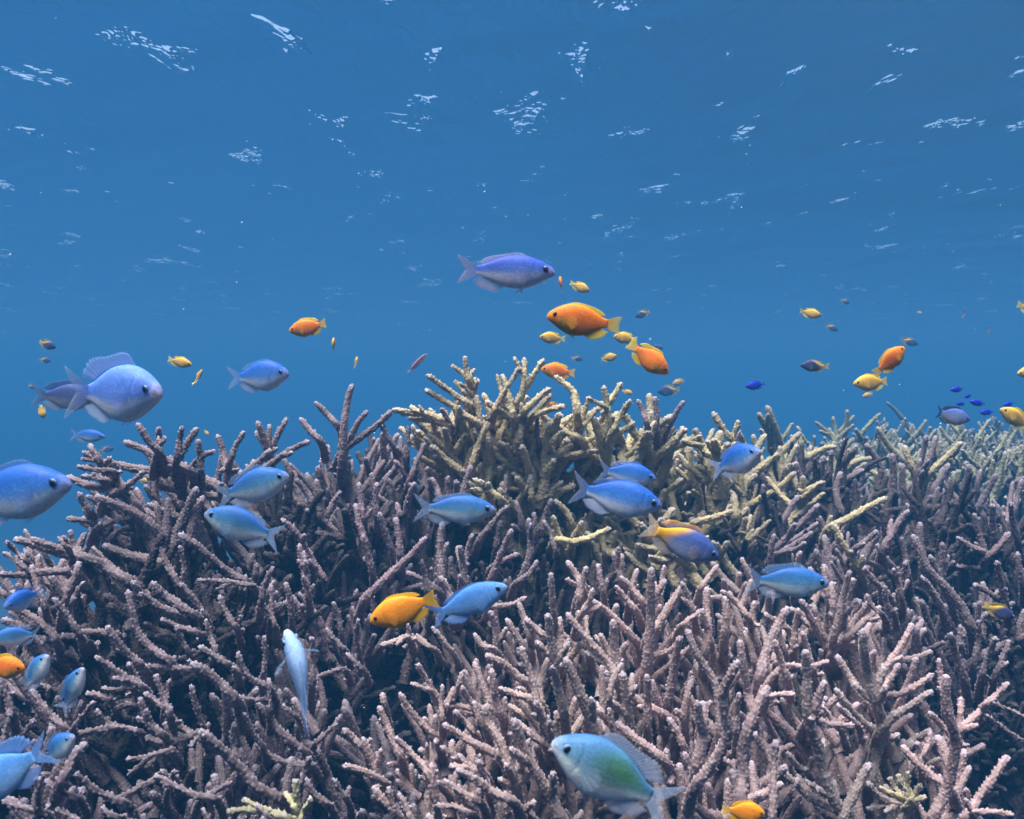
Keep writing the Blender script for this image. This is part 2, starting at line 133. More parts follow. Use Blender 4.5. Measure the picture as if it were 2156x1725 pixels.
COLONY_LIST = [
    ('p', 280, 960, 'purple brown staghorn coral with long arms reaching sideways over open water'),
    ('p', 60, 1190, 'purple staghorn coral at the low left end of the reef, arms pointing at the water'),
    ('p', 330, 1150, 'dusky staghorn coral of thick slanting arms below the left pair of blue fish'),
    ('p', 580, 1090, 'pinkish brown staghorn coral of slender fingers around the lower fish of the left pair'),
    ('p', 730, 950, 'dark purple staghorn coral with one tall forked trunk standing against the water'),
    ('p', 720, 1190, 'lilac tipped staghorn coral of dense upright fingers left of the blue fish at mid reef'),
    ('p', 930, 1030, 'mauve staghorn coral fingers under the cream colony, around the blue fish at mid reef'),
    ('p', 1060, 1190, 'mauve staghorn coral of tall parallel fingers just above the light blue and orange pair'),
    ('p', 460, 1290, 'brown staghorn coral of bent arms between the left fish pair and the white fish'),
    ('p', 90, 1370, 'blue shaded staghorn coral around the small blue fish and orange fish at the left border'),
    ('p', 300, 1450, 'brown staghorn coral of curved arms beside the slim blue fish that noses up'),
    ('p', 560, 1460, 'dark brown staghorn coral of arching arms left of the white fish seen from above'),
    ('p', 90, 1640, 'dim staghorn coral under the blue fish in the bottom left corner'),
    ('p', 400, 1640, 'dark staghorn coral of low sprawling arms left of the yellow sprig along the bottom'),
    ('p', 770, 1440, 'short brown staghorn sprigs round the black pit right of the white fish'),
    ('t', 960, 890, 'cream staghorn coral crowning the reef with the tallest spiky branches against the water'),
    ('t', 1130, 910, 'cream staghorn coral with a fan of smooth arms right of the tallest spiky branch'),
    ('t', 1100, 1050, 'cream staghorn coral of stout arms above a loop shaped branch in the reef middle'),
    ('t', 1330, 940, 'beige staghorn coral of many forked uprights beside the orange fish behind the branches'),
    ('t', 1530, 960, 'tan staghorn coral around the blue fish that turns towards the camera'),
    ('t', 1600, 1080, 'tan staghorn coral with a thick crossing of arms right of the overlapping blue pair'),
    ('t', 1830, 1030, 'ochre staghorn arms lying across the purple thicket on the right side'),
    ('p', 1400, 930, 'thin dark purple staghorn branches poking up between the beige branches on the skyline'),
    ('p', 1780, 1040, 'reddish purple staghorn coral of long smooth fingers in front of the far green thicket'),
    ('p', 2050, 1050, 'violet staghorn coral of crowded fingers at the right border below the green thicket'),
    ('p', 1720, 1140, 'brown staghorn coral with a fan of pale arms above the slender right hand blue fish'),
    ('p', 1990, 1190, 'mauve staghorn coral of upright arms above the dark gully on the right'),
    ('p', 2010, 1330, 'dark brown staghorn coral of long shaded arms standing in the right hand gully'),
    ('f', 1060, 1350, 'pale staghorn sprigs under the light blue fish that follows the orange one'),
    ('f', 1330, 1270, 'short lilac staghorn coral at the back rim of the pale thicket, under a dark hollow'),
    ('f', 1590, 1290, 'pale pink staghorn coral of bushy uprights left of the slender right hand blue fish'),
    ('f', 1800, 1330, 'pale staghorn coral with arms spread like a hand under the right hand blue fish'),
    ('f', 960, 1560, 'pinkish staghorn coral of slanting arms on the left slope of the pale foreground thicket'),
    ('f', 1190, 1450, 'pale lilac staghorn coral of thick knobbly uprights above the green fish'),
    ('f', 1450, 1420, 'lilac white staghorn coral with the densest knobbly branches in the pale foreground thicket'),
    ('f', 1720, 1470, 'pale staghorn coral with long smooth stems rising right of the green fish'),
    ('f', 1130, 1640, 'beige pink staghorn coral of thick leaning arms left of the green fish'),
    ('f', 1550, 1640, 'pale staghorn coral of stout bare stems between the green fish and the yellow fish'),
    ('f', 1820, 1610, 'pinkish staghorn coral of thick forked arms around the small yellow green sprig'),
    ('f', 2030, 1580, 'pale staghorn coral of wide open arms against the black gully in the bottom right corner'),
    ('g', 1740, 940, 'grey green staghorn coral at the left end of the far hazy thicket'),
    ('g', 1850, 950, 'grey green staghorn coral of crossed straight arms in the far hazy thicket'),
    ('g', 1960, 900, 'faintest blue green staghorn coral furthest back on the hazy ridge'),
    ('g', 2060, 960, 'sage green staghorn coral of curved stubby arms at the right of the far thicket'),
    ('g', 2140, 890, 'bluish staghorn coral at the right border under the small deep blue fish'),
    ('y', 580, 1690, 'pale yellow staghorn sprig at the bottom edge of the picture'),
    ('y', 1880, 1660, 'small yellow green coral sprig low among the pale pink arms'),
]
import bpy, bmesh, math, random
import numpy as np
from mathutils import Vector, Matrix, Quaternion
R = math.radians
rng = random.Random(7)
nrng = np.random.RandomState(11)
scene = bpy.context.scene
COL = scene.collection

# ------------------------------------------------------------------ camera
# photograph is 2872 x 2298; camera is level at the origin and looks along +Y
W_, H_ = 2872.0, 2298.0
HFOV = 60.0
FPX = 0.5 * W_ / math.tan(R(HFOV / 2))
PITCH = 0.0
cam_data = bpy.data.cameras.new('camera')
cam_data.sensor_fit = 'HORIZONTAL'
cam_data.angle = R(HFOV)
cam_data.clip_start = 0.02
cam_data.clip_end = 500
cam = bpy.data.objects.new('camera', cam_data)
COL.objects.link(cam)
cam.rotation_euler = (R(90 + PITCH), 0, 0)
scene.camera = cam
cam_data.dof.use_dof = True
cam_data.dof.focus_distance = 1.35
cam_data.dof.aperture_fstop = 14

def at(px, py, Y):
    """a point seen at photograph pixel (px, py), Y metres in front of the camera"""
    return Vector(((px - W_ / 2) / FPX * Y, Y, -(py - H_ / 2) / FPX * Y))

# ------------------------------------------------------------------ light
SUN_EL, SUN_AZ = 74.0, 220.0     # high, behind the camera; azimuth runs clockwise from +Y
world = bpy.data.worlds.new('World')
scene.world = world
world.use_nodes = True
wn = world.node_tree.nodes
wl = world.node_tree.links
wn.clear()
sky = wn.new('ShaderNodeTexSky')
sky.sky_type = 'NISHITA'
sky.sun_disc = False
sky.sun_elevation = R(SUN_EL)
sky.sun_rotation = R(SUN_AZ)
sky.air_density = 1.0
sky.dust_density = 6.0
bgn = wn.new('ShaderNodeBackground')
bgn.inputs['Strength'].default_value = 0.15
wo = wn.new('ShaderNodeOutputWorld')
wl.new(sky.outputs[0], bgn.inputs['Color'])
wl.new(bgn.outputs[0], wo.inputs['Surface'])
sun_data = bpy.data.lights.new('sun', 'SUN')
sun_data.energy = 4.2
sun_data.angle = R(40)               # the rippled surface spreads the sun into a wide soft light
sun_data.color = (1.0, 0.95, 0.88)
sun = bpy.data.objects.new('sun', sun_data)
COL.objects.link(sun)
_d = Vector((math.sin(R(SUN_AZ)) * math.cos(R(SUN_EL)), math.cos(R(SUN_AZ)) * math.cos(R(SUN_EL)), math.sin(R(SUN_EL))))
sun.rotation_euler = _d.to_track_quat('Z', 'Y').to_euler()

scene.view_settings.view_transform = 'Standard'
scene.view_settings.look = 'None'
scene.view_settings.gamma = 1.0
scene.view_settings.use_curve_mapping = False
scene.view_settings.exposure = EXPOSURE
cy = scene.cycles
cy.max_bounces = 8
cy.diffuse_bounces = 3
cy.glossy_bounces = 3
cy.transmission_bounces = 4
cy.transparent_max_bounces = 12
cy.volume_bounces = 1
cy.use_denoising = True
cy.sample_clamp_indirect = 4.0
cy.caustics_reflective = False

# ------------------------------------------------------------------ helpers
def tag(o, label, cat, group=None, kind=None):
    if label: o['label'] = label
    if cat: o['category'] = cat
    if group: o['group'] = group
    if kind: o['kind'] = kind
    return o

def mesh_np(name, verts, faces, mat=None, smooth=True):
    """one mesh from numpy arrays; faces is an (n,4) or (n,3) array or a list of such arrays"""
    me = bpy.data.meshes.new(name)
    if not isinstance(faces, (list, tuple)): faces = [faces]
    faces = [np.asarray(f, dtype=np.int32) for f in faces if len(f)]
    verts = np.asarray(verts, dtype=np.float32)
    nl = sum(f.size for f in faces); nf = sum(len(f) for f in faces)
    me.vertices.add(len(verts)); me.vertices.foreach_set('co', verts.ravel())
    me.loops.add(nl); me.loops.foreach_set('vertex_index', np.concatenate([f.ravel() for f in faces]))
    tot = np.concatenate([np.full(len(f), f.shape[1], dtype=np.int32) for f in faces])
    st = np.concatenate([[0], np.cumsum(tot)[:-1]]).astype(np.int32)
    me.polygons.add(nf); me.polygons.foreach_set('loop_start', st)
    me.update(calc_edges=True)
    me.validate()
    me.polygons.foreach_set('use_smooth', np.full(len(me.polygons), smooth))
    if mat: me.materials.append(mat)
    return me

def add_obj(name, me, parent=None):
    o = bpy.data.objects.new(name, me)
    COL.objects.link(o)
    if parent: o.parent = parent
    return o

def fattr(me, name, vals):
    a = me.attributes.new(name, 'FLOAT', 'POINT')
    a.data.foreach_set('value', np.asarray(vals, dtype=np.float32))

def cattr(me, name, cols):
    a = me.attributes.new(name, 'FLOAT_COLOR', 'POINT')
    c = np.ones((len(cols), 4), dtype=np.float32); c[:, :3] = cols
    a.data.foreach_set('color', c.ravel())

def new_mat(name):
    m = bpy.data.materials.new(name); m.use_nodes = True
    nt = m.node_tree; nt.nodes.clear()
    out = nt.nodes.new('ShaderNodeOutputMaterial')
    def N(t, **kw):
        n = nt.nodes.new(t)
        for k, v in kw.items(): setattr(n, k, v)
        return n
    return m, nt, out, N, nt.links.new

def lin(*c):
    return tuple(((x / 255) / 12.92 if x <= 10 else (((x / 255) + 0.055) / 1.055) ** 2.4) for x in c)

# ------------------------------------------------------------------ water body (haze) and water surface
WATER_Z = 1.2
def make_haze():
    x, y0, y1, z0, z1 = 62, -62, 62, -6.6, WATER_Z + 0.35
    v = [(sx * x, sy, sz) for sz in (z0, z1) for sx, sy in ((-1, y0), (1, y0), (1, y1), (-1, y1))]
    f = [(3, 2, 1, 0), (4, 5, 6, 7), (0, 1, 5, 4), (1, 2, 6, 5), (2, 3, 7, 6), (3, 0, 4, 7)]
    m, nt, out, N, L = new_mat('clear_blue_sea_water')
    pv = N('ShaderNodeVolumePrincipled')
    pv.inputs['Density Attribute'].default_value = ''
    pv.inputs['Temperature Attribute'].default_value = ''
    pv.inputs['Color'].default_value = (*HAZE_COL, 1)
    pv.inputs['Density'].default_value = HAZE_DENS
    pv.inputs['Anisotropy'].default_value = HAZE_G
    L(pv.outputs[0], out.inputs['Volume'])
    o = add_obj('haze', mesh_np('haze', v, np.array(f), m, False))
    tag(o, 'blue haze of sea water that far coral and fish fade into', 'haze', kind='stuff')

def make_water_surface():
    # grid denser near the camera, stretched towards the horizon
    def axis(n, near, far):
        t = np.linspace(0, 1, n); return near * t + (far - near) * t ** 5
    ax = axis(330, 9, 58); xs = np.concatenate([-ax[:0:-1], ax])
    ay = axis(430, 17, 58); yb = axis(60, 6, 58); ys = np.concatenate([-yb[:0:-1], ay])
    X, Y = np.meshgrid(xs, ys)
    r = np.random.RandomState(WAVE_SEED)
    Z = np.zeros_like(X)
    for lam, amp, n, spread, mean in WAVES:
        for k in range(n):
            th = mean + r.normal() * spread
            l = lam * (0.7 + 0.6 * r.rand()); kk = 2 * math.pi / l
            ph = r.rand() * 6.283
            p = kk * (X * math.cos(th) + Y * math.sin(th)) + ph
            w = np.cos(p)
            Z += amp / math.sqrt(n) * (w - 0.25 * np.cos(2 * p))
    # quieter and livelier patches
    Mo = np.ones_like(X)
    for k in range(7):
        th = r.rand() * 6.283; l = 1.0 + 1.6 * r.rand()
        Mo += 0.22 * np.cos(6.283 / l * (X * math.cos(th) + Y * math.sin(th)) + r.rand() * 6.283)
    Z *= np.clip(Mo, 0.25, 2.0)
    fade = np.clip(1.2 - np.hypot(X, Y) / 26, 0.0, 1.0)
    Z *= fade
    ny, nx = X.shape
    V = np.stack([X, Y, Z + WATER_Z], -1).reshape(-1, 3)
    idx = np.arange(ny * nx).reshape(ny, nx)
    F = np.stack([idx[:-1, :-1], idx[:-1, 1:], idx[1:, 1:], idx[1:, :-1]], -1).reshape(-1, 4)
    m, nt, out, N, L = new_mat('sea_surface')
    geo = N('ShaderNodeNewGeometry')
    mp = N('ShaderNodeMapping'); mp.inputs['Rotation'].default_value = (0, 0, R(-25)); mp.inputs['Scale'].default_value = (1.5, 0.8, 1)
    L(geo.outputs['Position'], mp.inputs['Vector'])
    nz = N('ShaderNodeTexNoise'); nz.inputs['Scale'].default_value = RIPPLE_SCALE; nz.inputs['Detail'].default_value = 2.0
    nz.inputs['Roughness'].default_value = 0.5; nz.inputs['Distortion'].default_value = 0.8
    L(mp.outputs[0], nz.inputs['Vector'])
    # steep capillary ripples come in scattered patches between calmer water
    pz = N('ShaderNodeTexNoise'); pz.inputs['Scale'].default_value = 2.5; pz.inputs['Detail'].default_value = 4.0
    pz.inputs['Roughness'].default_value = 0.62; pz.inputs['Distortion'].default_value = 0.4
    L(mp.outputs[0], pz.inputs['Vector'])
    pr = N('ShaderNodeMapRange'); pr.interpolation_type = 'SMOOTHSTEP'
    pr.inputs['From Min'].default_value = 0.60; pr.inputs['From Max'].default_value = 0.76
    pr.inputs['To Min'].default_value = 0.06; pr.inputs['To Max'].default_value = 1.0
    L(pz.outputs['Fac'], pr.inputs['Value'])
    hm = N('ShaderNodeMath', operation='MULTIPLY'); L(nz.outputs['Fac'], hm.inputs[0]); L(pr.outputs[0], hm.inputs[1])
    bump = N('ShaderNodeBump'); bump.inputs['Strength'].default_value = 1.0; bump.inputs['Distance'].default_value = RIPPLE_H
    L(hm.outputs[0], bump.inputs['Height'])
    fr = N('ShaderNodeFresnel'); fr.inputs['IOR'].default_value = WATER_IOR
    L(bump.outputs[0], fr.inputs['Normal'])
    tr = N('ShaderNodeBsdfTransparent')
    tr.inputs['Color'].default_value = (0.92, 0.99, 1.0, 1)
    gl = N('ShaderNodeBsdfGlossy'); gl.inputs["Roughness"].default_value = 0.55
    gl.inputs['Color'].default_value = (.50, .80, 1, 1)
    L(bump.outputs[0], gl.inputs['Normal'])
    mx = N('ShaderNodeMixShader')
    L(fr.outputs[0], mx.inputs[0]); L(tr.outputs[0], mx.inputs[1]); L(gl.outputs[0], mx.inputs[2])
    tl = N('ShaderNodeBsdfTranslucent'); tl.inputs['Color'].default_value = (.08, .44, 1, 1)   # faint blue veil added to lighten the surface seen from below
    m3 = N('ShaderNodeMixShader'); m3.inputs[0].default_value = .022
    L(mx.outputs[0], m3.inputs[1]); L(tl.outputs[0], m3.inputs[2])
    L(m3.outputs[0], out.inputs['Surface'])
    o = add_obj('water_surface', mesh_np('water_surface', V, F, m))
    tag(o, 'rippling underside of the sea surface with white glints of sky', 'water', kind='structure')

make_haze()
make_water_surface()

# ------------------------------------------------------------------ the reef's surface: how far away its coral tops are
DISP = 2872.0 / 2156.0
CTRL = [  # x, y (on a 2156 wide view), metres away
    (0, 1725, .74), (500, 1725, .82), (1000, 1725, .84), (1500, 1725, .80), (2156, 1725, .78),
    (0, 1500, .88), (500, 1500, .98), (830, 1500, 1.06), (1200, 1500, .96), (1700, 1500, .94), (2156, 1500, 1.02),
    (0, 1300, 1.02), (500, 1300, 1.15), (900, 1300, 1.30), (1150, 1300, 1.20), (1500, 1300, 1.12), (1850, 1300, 1.15), (2156, 1300, 1.25),
    (30, 1150, 1.15), (300, 1120, 1.24), (650, 1120, 1.45), (1000, 1120, 1.5), (1400, 1150, 1.5), (1800, 1150, 1.45), (2156, 1150, 1.5),
    (220, 980, 1.22), (300, 900, 1.24), (420, 920, 1.28), (600, 960, 1.5), (750, 920, 1.55), (900, 900, 1.55), (1100, 880, 1.5), (1300, 880, 1.55), (1500, 920, 1.6),
    (1700, 1000, 1.75), (1950, 1020, 1.8), (2156, 1040, 1.85), (1700, 960, 2.1), (1950, 970, 2.2), (2156, 985, 2.2),
    (1650, 930, 2.8), (1800, 930, 3.3), (2000, 930, 3.4), (2156, 940, 3.4), (1750, 900, 4.3), (1950, 900, 4.6), (2156, 905, 4.6), (1900, 880, 6.0), (2156, 875, 6.2)]
_C = np.array(CTRL, dtype=float)
def depth(px, py):
    """px, py in photograph pixels -> distance of the coral tops"""
    d2 = ((_C[:, 0] - px / DISP) / 1.6) ** 2 + (_C[:, 1] - py / DISP) ** 2 + 400
    w = d2 ** -1.6
    return float((w * _C[:, 2]).sum() / w.sum())

# ------------------------------------------------------------------ sea bed and reef rock
def make_ground():
    P = []
    for x, y, D in CTRL:
        p = at(x * DISP, y * DISP, D); P.append((p.x, p.y, p.z - (0.23 if D < 1.3 else 0.165)))
    for x, y, dz in ((790, 1390, .3), (720, 1450, .25), (780, 1480, .3), (850, 1440, .3), (950, 1300, .16), (1080, 1265, .18), (1250, 1225, .2), (1400, 1210, .22), (1530, 1200, .2),
                     (1960, 1420, .2), (2040, 1480, .28), (2060, 1600, .3), (2110, 1380, .25), (2120, 1540, .3), (2100, 1690, .3), (1780, 1570, .12), (190, 1610, .15), (630, 1600, .12), (350, 1520, .12)):
        p = at(x * DISP, y * DISP, depth(x * DISP, y * DISP) + .08)          # hollows
        for ox in (-.04, .04): P.append((p.x + ox, p.y, p.z - .22 - dz))
    P += [(-.62, 1.75, -.33), (-.3, 1.85, -.22), (0, 1.85, -.19), (.35, 1.9, -.2), (.7, 2.05, -.24), (1.0, 2.2, -.27), (.05, 2.1, -.27), (.45, 2.2, -.27)]
    P += [(-1.25, 1.7, -1.5), (-.9, 2.1, -1.3), (-1.9, 2.2, -2.6), (-2.5, 1.0, -2.4), (-1.6, .6, -1.3), (-.5, 2.6, -1.2), (.3, 2.7, -.75), (.9, 2.9, -.6),
          (-.2, 3.6, -2.0), (1.0, 4.2, -.75), (1.6, 6.0, -.6), (3.0, 8.0, -.5), (4.8, 7.5, -.45), (3.6, 3.5, -.4), (2.6, 2.0, -.4), (2.0, 1.0, -.5), (2.6, 0, -.7),
          (0, .3, -.72), (-.8, .2, -.8), (.8, .2, -.72), (0, -.6, -1.0), (0, -2.5, -1.8), (-3, -1, -1.9), (3, -1.5, -1.5), (2.5, 11, -1.4), (5, 11, -1.2), (7, 5, -1.2), (-1, 6, -3.4), (-4, 4, -3.6), (-3, 2.5, -3.4)]
    P = np.array(P)
    def axis(n, a, b):
        t = np.linspace(-1, 1, n); return a * t + (b - a) * t ** 7
    xs = axis(321, 4.2, 58); ys = 2.2 + axis(321, 4.4, 55)
    X, Y = np.meshgrid(xs, ys)
    num = np.zeros_like(X); den = np.zeros_like(X)
    for x, y, z in P:
        w = ((X - x) ** 2 + (Y - y) ** 2 + 0.004) ** -1.7
        num += w * z; den += w
    Z = num / den
    far = np.clip((np.hypot(X, Y - 2) - 7.5) / 9.0, 0, 1); far = far * far * (3 - 2 * far)
    lef = np.clip((-X - 1.3 + .35 * np.clip(Y - 2.5, 0, 20)) / 1.5, 0, 1); far = np.maximum(far, lef * lef * (3 - 2 * lef))
    Z = Z * (1 - far) + (-4.8) * far
    r = np.random.RandomState(3)
    for l, a in ((.9, .05), (.34, .022), (.15, .014), (.07, .008)):
        for k in range(6):
            th = r.rand() * 6.283; kk = 6.283 / (l * (.7 + .6 * r.rand()))
            Z += a / 2.4 * np.cos(kk * (X * math.cos(th) + Y * math.sin(th)) + r.rand() * 6.283)
    V = np.stack([X, Y, Z], -1).reshape(-1, 3)
    n = len(ys); mcols = len(xs)
    idx = np.arange(n * mcols).reshape(n, mcols)
    F = np.stack([idx[:-1, :-1], idx[:-1, 1:], idx[1:, 1:], idx[1:, :-1]], -1).reshape(-1, 4)
    m, nt, out, N, L = new_mat('reef_rock')
    geo = N('ShaderNodeNewGeometry')
    n1 = N('ShaderNodeTexNoise'); n1.inputs['Scale'].default_value = 14; n1.inputs['Detail'].default_value = 8
    n2 = N('ShaderNodeTexNoise'); n2.inputs['Scale'].default_value = 70; n2.inputs['Detail'].default_value = 5
    L(geo.outputs['Position'], n1.inputs['Vector']); L(geo.outputs['Position'], n2.inputs['Vector'])
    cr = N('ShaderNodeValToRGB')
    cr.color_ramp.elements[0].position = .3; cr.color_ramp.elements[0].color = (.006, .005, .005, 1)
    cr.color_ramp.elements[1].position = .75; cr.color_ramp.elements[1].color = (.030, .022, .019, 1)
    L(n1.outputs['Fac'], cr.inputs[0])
    bp = N('ShaderNodeBump'); bp.inputs['Strength'].default_value = .8; bp.inputs['Distance'].default_value = .02
    L(n2.outputs['Fac'], bp.inputs['Height'])
    # pale sand out beyond the reef, unseen, added to brighten the surface reflections
    ln = N('ShaderNodeVectorMath', operation='LENGTH'); L(geo.outputs['Position'], ln.inputs[0])
    sr = N('ShaderNodeMapRange'); sr.inputs['From Min'].default_value = 12; sr.inputs['From Max'].default_value = 18; L(ln.outputs['Value'], sr.inputs['Value'])
    sm = N('ShaderNodeMix', data_type='RGBA'); sm.inputs[7].default_value = (.24, .22, .17, 1); L(sr.outputs[0], sm.inputs[0]); L(cr.outputs[0], sm.inputs[6])
    b = N('ShaderNodeBsdfPrincipled'); b.inputs['Roughness'].default_value = .95; b.inputs['Specular IOR Level'].default_value = .1
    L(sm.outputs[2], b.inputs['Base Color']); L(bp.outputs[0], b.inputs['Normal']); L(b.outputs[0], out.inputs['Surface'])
    from mathutils.bvhtree import BVHTree
    global BED
    near = (np.abs(V[F[:, 0], 0]) < 6) & (V[F[:, 0], 1] > 0) & (V[F[:, 0], 1] < 9)
    BED = BVHTree.FromPolygons([tuple(v) for v in V], [tuple(f) for f in F[near]])
    o = add_obj('sea_bed', mesh_np('sea_bed', V, F, m))
    tag(o, 'dark reef rock and sea bed beneath the coral thickets', 'ground', kind='structure')
make_ground()

# ------------------------------------------------------------------ staghorn coral
def coral_material():
    m, nt, out, N, L = new_mat('staghorn_coral')
    oi = N('ShaderNodeObjectInfo')
    tip = N('ShaderNodeAttribute', attribute_name='tip'); nub = N('ShaderNodeAttribute', attribute_name='nub')
    tc = N('ShaderNodeTexCoord')
    nz = N('ShaderNodeTexNoise'); nz.inputs['Scale'].default_value = 60; nz.inputs['Detail'].default_value = 5
    L(tc.outputs['Object'], nz.inputs['Vector'])
    # polyps and skeleton: darker between the corallites, paler on their rims and on the growing tips
    val = N('ShaderNodeMapRange'); val.inputs['To Min'].default_value = .58; val.inputs['To Max'].default_value = 1.12
    L(nz.outputs['Fac'], val.inputs['Value']); val.inputs['From Min'].default_value = .3; val.inputs['From Max'].default_value = .7
    rnd = N('ShaderNodeMapRange'); rnd.inputs['To Min'].default_value = .78; rnd.inputs['To Max'].default_value = 1.2
    L(oi.outputs['Random'], rnd.inputs['Value'])
    mm = N('ShaderNodeMath', operation='MULTIPLY'); L(val.outputs[0], mm.inputs[0]); L(rnd.outputs[0], mm.inputs[1])
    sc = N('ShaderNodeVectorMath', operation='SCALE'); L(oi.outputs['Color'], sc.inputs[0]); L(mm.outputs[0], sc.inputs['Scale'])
    pale = N('ShaderNodeMix', data_type='RGBA'); pale.inputs[0].default_value = .55
    L(oi.outputs['Color'], pale.inputs[6]); pale.inputs[7].default_value = (.46, .40, .50, 1)
    fac = N('ShaderNodeMath', operation='MULTIPLY_ADD'); fac.use_clamp = True
    L(nub.outputs['Fac'], fac.inputs[0]); fac.inputs[1].default_value = .75; L(tip.outputs['Fac'], fac.inputs[2])
    lv = N('ShaderNodeMath', operation='MULTIPLY_ADD'); L(oi.outputs['Alpha'], lv.inputs[0]); lv.inputs[1].default_value = .8; lv.inputs[2].default_value = .2
    lf = N('ShaderNodeMath', operation='MULTIPLY'); L(fac.outputs[0], lf.inputs[0]); L(lv.outputs[0], lf.inputs[1])
    mix = N('ShaderNodeMix', data_type='RGBA'); L(lf.outputs[0], mix.inputs[0]); L(sc.outputs[0], mix.inputs[6]); L(pale.outputs[2], mix.inputs[7])
    b = N('ShaderNodeBsdfPrincipled'); b.inputs['Roughness'].default_value = .75; b.inputs['Specular IOR Level'].default_value = .25
    n2 = N('ShaderNodeTexNoise'); n2.inputs['Scale'].default_value = 420; n2.inputs['Detail'].default_value = 2
    L(tc.outputs['Object'], n2.inputs['Vector'])
    bp = N('ShaderNodeBump'); bp.inputs['Strength'].default_value = .35; bp.inputs['Distance'].default_value = .001
    L(n2.outputs['Fac'], bp.inputs['Height']); L(bp.outputs[0], b.inputs['Normal'])
    L(mix.outputs[2], b.inputs['Base Color']); L(b.outputs[0], out.inputs['Surface'])
    return m
CORAL = coral_material()

def resample(P, step):
    """Catmull-Rom through the points P, walked in equal steps"""
    P = np.asarray(P, dtype=float)
    if len(P) == 2: P = np.stack([P[0], P[0] * .5 + P[1] * .5, P[1]])
    Q = np.vstack([2 * P[0] - P[1], P, 2 * P[-1] - P[-2]])
    out = []
    for i in range(1, len(Q) - 2):
        t = np.linspace(0, 1, 24, endpoint=False)[:, None]
        p0, p1, p2, p3 = Q[i - 1], Q[i], Q[i + 1], Q[i + 2]
        out.append(.5 * (2 * p1 + (p2 - p0) * t + (2 * p0 - 5 * p1 + 4 * p2 - p3) * t ** 2 + (3 * p1 - p0 - 3 * p2 + p3) * t ** 3))
    out.append(P[-1:])
    C = np.vstack(out)
    d = np.concatenate([[0], np.cumsum(np.linalg.norm(np.diff(C, axis=0), axis=1))])
    n = max(4, int(round(d[-1] / step)) + 1)
    s = np.linspace(0, d[-1], n)
    return np.stack([np.interp(s, d, C[:, k]) for k in range(3)], 1), s

class Tubes:
    """gathers the stem and forks of one branch into one mesh"""
    def __init__(self): self.V = []; self.Q = []; self.T = []; self.tip = []; self.nub = []; self.n = 0
    def add(self, P, r0, r1, pitch, h, r, wob=.035):
        """P runs from base to tip; corallites every PITCH metres stand H metres proud"""
        C, s = resample(P, pitch * .34)
        n = len(C); Ltot = s[-1]
        k = max(4, int(round(2 * math.pi * (r0 + r1) * .5 / pitch))); N = 3 * k
        T = np.gradient(C, axis=0); T /= np.linalg.norm(T, axis=1)[:, None] + 1e-12
        u = np.cross(T[0], [0.3, .9, .31]); u /= np.linalg.norm(u)
        U = [u]
        for i in range(1, n):
            u = u - T[i] * u.dot(T[i]); u /= np.linalg.norm(u); U.append(u)
        U = np.array(U); Wv = np.cross(T, U)
        rad = r0 + (r1 - r0) * (s / Ltot)
        rad = rad * (1 + wob * np.sin(s / Ltot * (5 + 5 * r.rand()) + r.rand() * 6) + wob * .6 * np.sin(s / Ltot * (17 + 9 * r.rand()) + r.rand() * 6))
        q = np.clip((s - (Ltot - 2.2 * r1)) / (2.2 * r1), 0, 1)
        rad = rad * np.sqrt(np.clip(1 - .95 * q ** 2.0, .02, 1))
        # corallites: staggered rows, each with its own height and a little off its place
        row = s[:, None] / (pitch * .9); colm = np.arange(N)[None] / 3.0
        ri = np.floor(row + .5).astype(int); sh = (ri % 2) * .5 + (ri % 3) * .17
        ci = np.floor(colm - sh + .5).astype(int)
        nr = int(ri.max()) + 2
        am = np.clip(r.normal(.95, .22, (nr, k)), .2, 1.6); ja = r.uniform(-.13, .13, (nr, k)); jb = r.uniform(-.13, .13, (nr, k))
        cm = ci % k
        rj = np.broadcast_to(ri, cm.shape)
        d = np.hypot((row - ri - ja[rj, cm]) * .9, colm - sh - ci - jb[rj, cm])
        peak = np.clip(1 - d / .64, 0, 1) ** 1.0 * am[rj, cm]
        hh = h * np.clip(1.0 - .4 * q, .3, 1)[:, None] * np.clip(s / (2 * r0), .2, 1)[:, None]
        rr = rad[:, None] + peak * hh - .2 * hh
        A = (np.arange(N) / N * 2 * math.pi + r.rand() * 6)[None] + s[:, None] * 0
        V = C[:, None] + rr[..., None] * (np.cos(A)[..., None] * U[:, None] + np.sin(A)[..., None] * Wv[:, None]) + (peak * hh * .7)[..., None] * T[:, None]
        idx = np.arange(n * N).reshape(n, N) + self.n
        a = idx[:-1]; b = idx[1:]
        self.Q.append(np.stack([a, np.roll(a, -1, 1), np.roll(b, -1, 1), b], -1).reshape(-1, 4))
        top = C[-1] + T[-1] * r1 * .25
        self.V += [V.reshape(-1, 3), top[None]]
        e = idx[-1]; c = self.n + n * N
        self.T.append(np.stack([e, np.roll(e, -1), np.full(N, c)], -1))
        tp = np.clip(1 - (Ltot - s) / (3.2 * r1 + .004), 0, 1) ** 1.5 * .7
        self.tip += [np.repeat(tp, N), [.55]]
        self.nub += [np.clip(peak.ravel(), 0, 1), [1]]
        self.n += n * N + 1
    def mesh(self, name):
        me = mesh_np(name, np.vstack(self.V), [np.vstack(self.Q), np.vstack(self.T)], CORAL)
        fattr(me, 'tip', np.concatenate(self.tip)); fattr(me, 'nub', np.concatenate(self.nub))
        return me

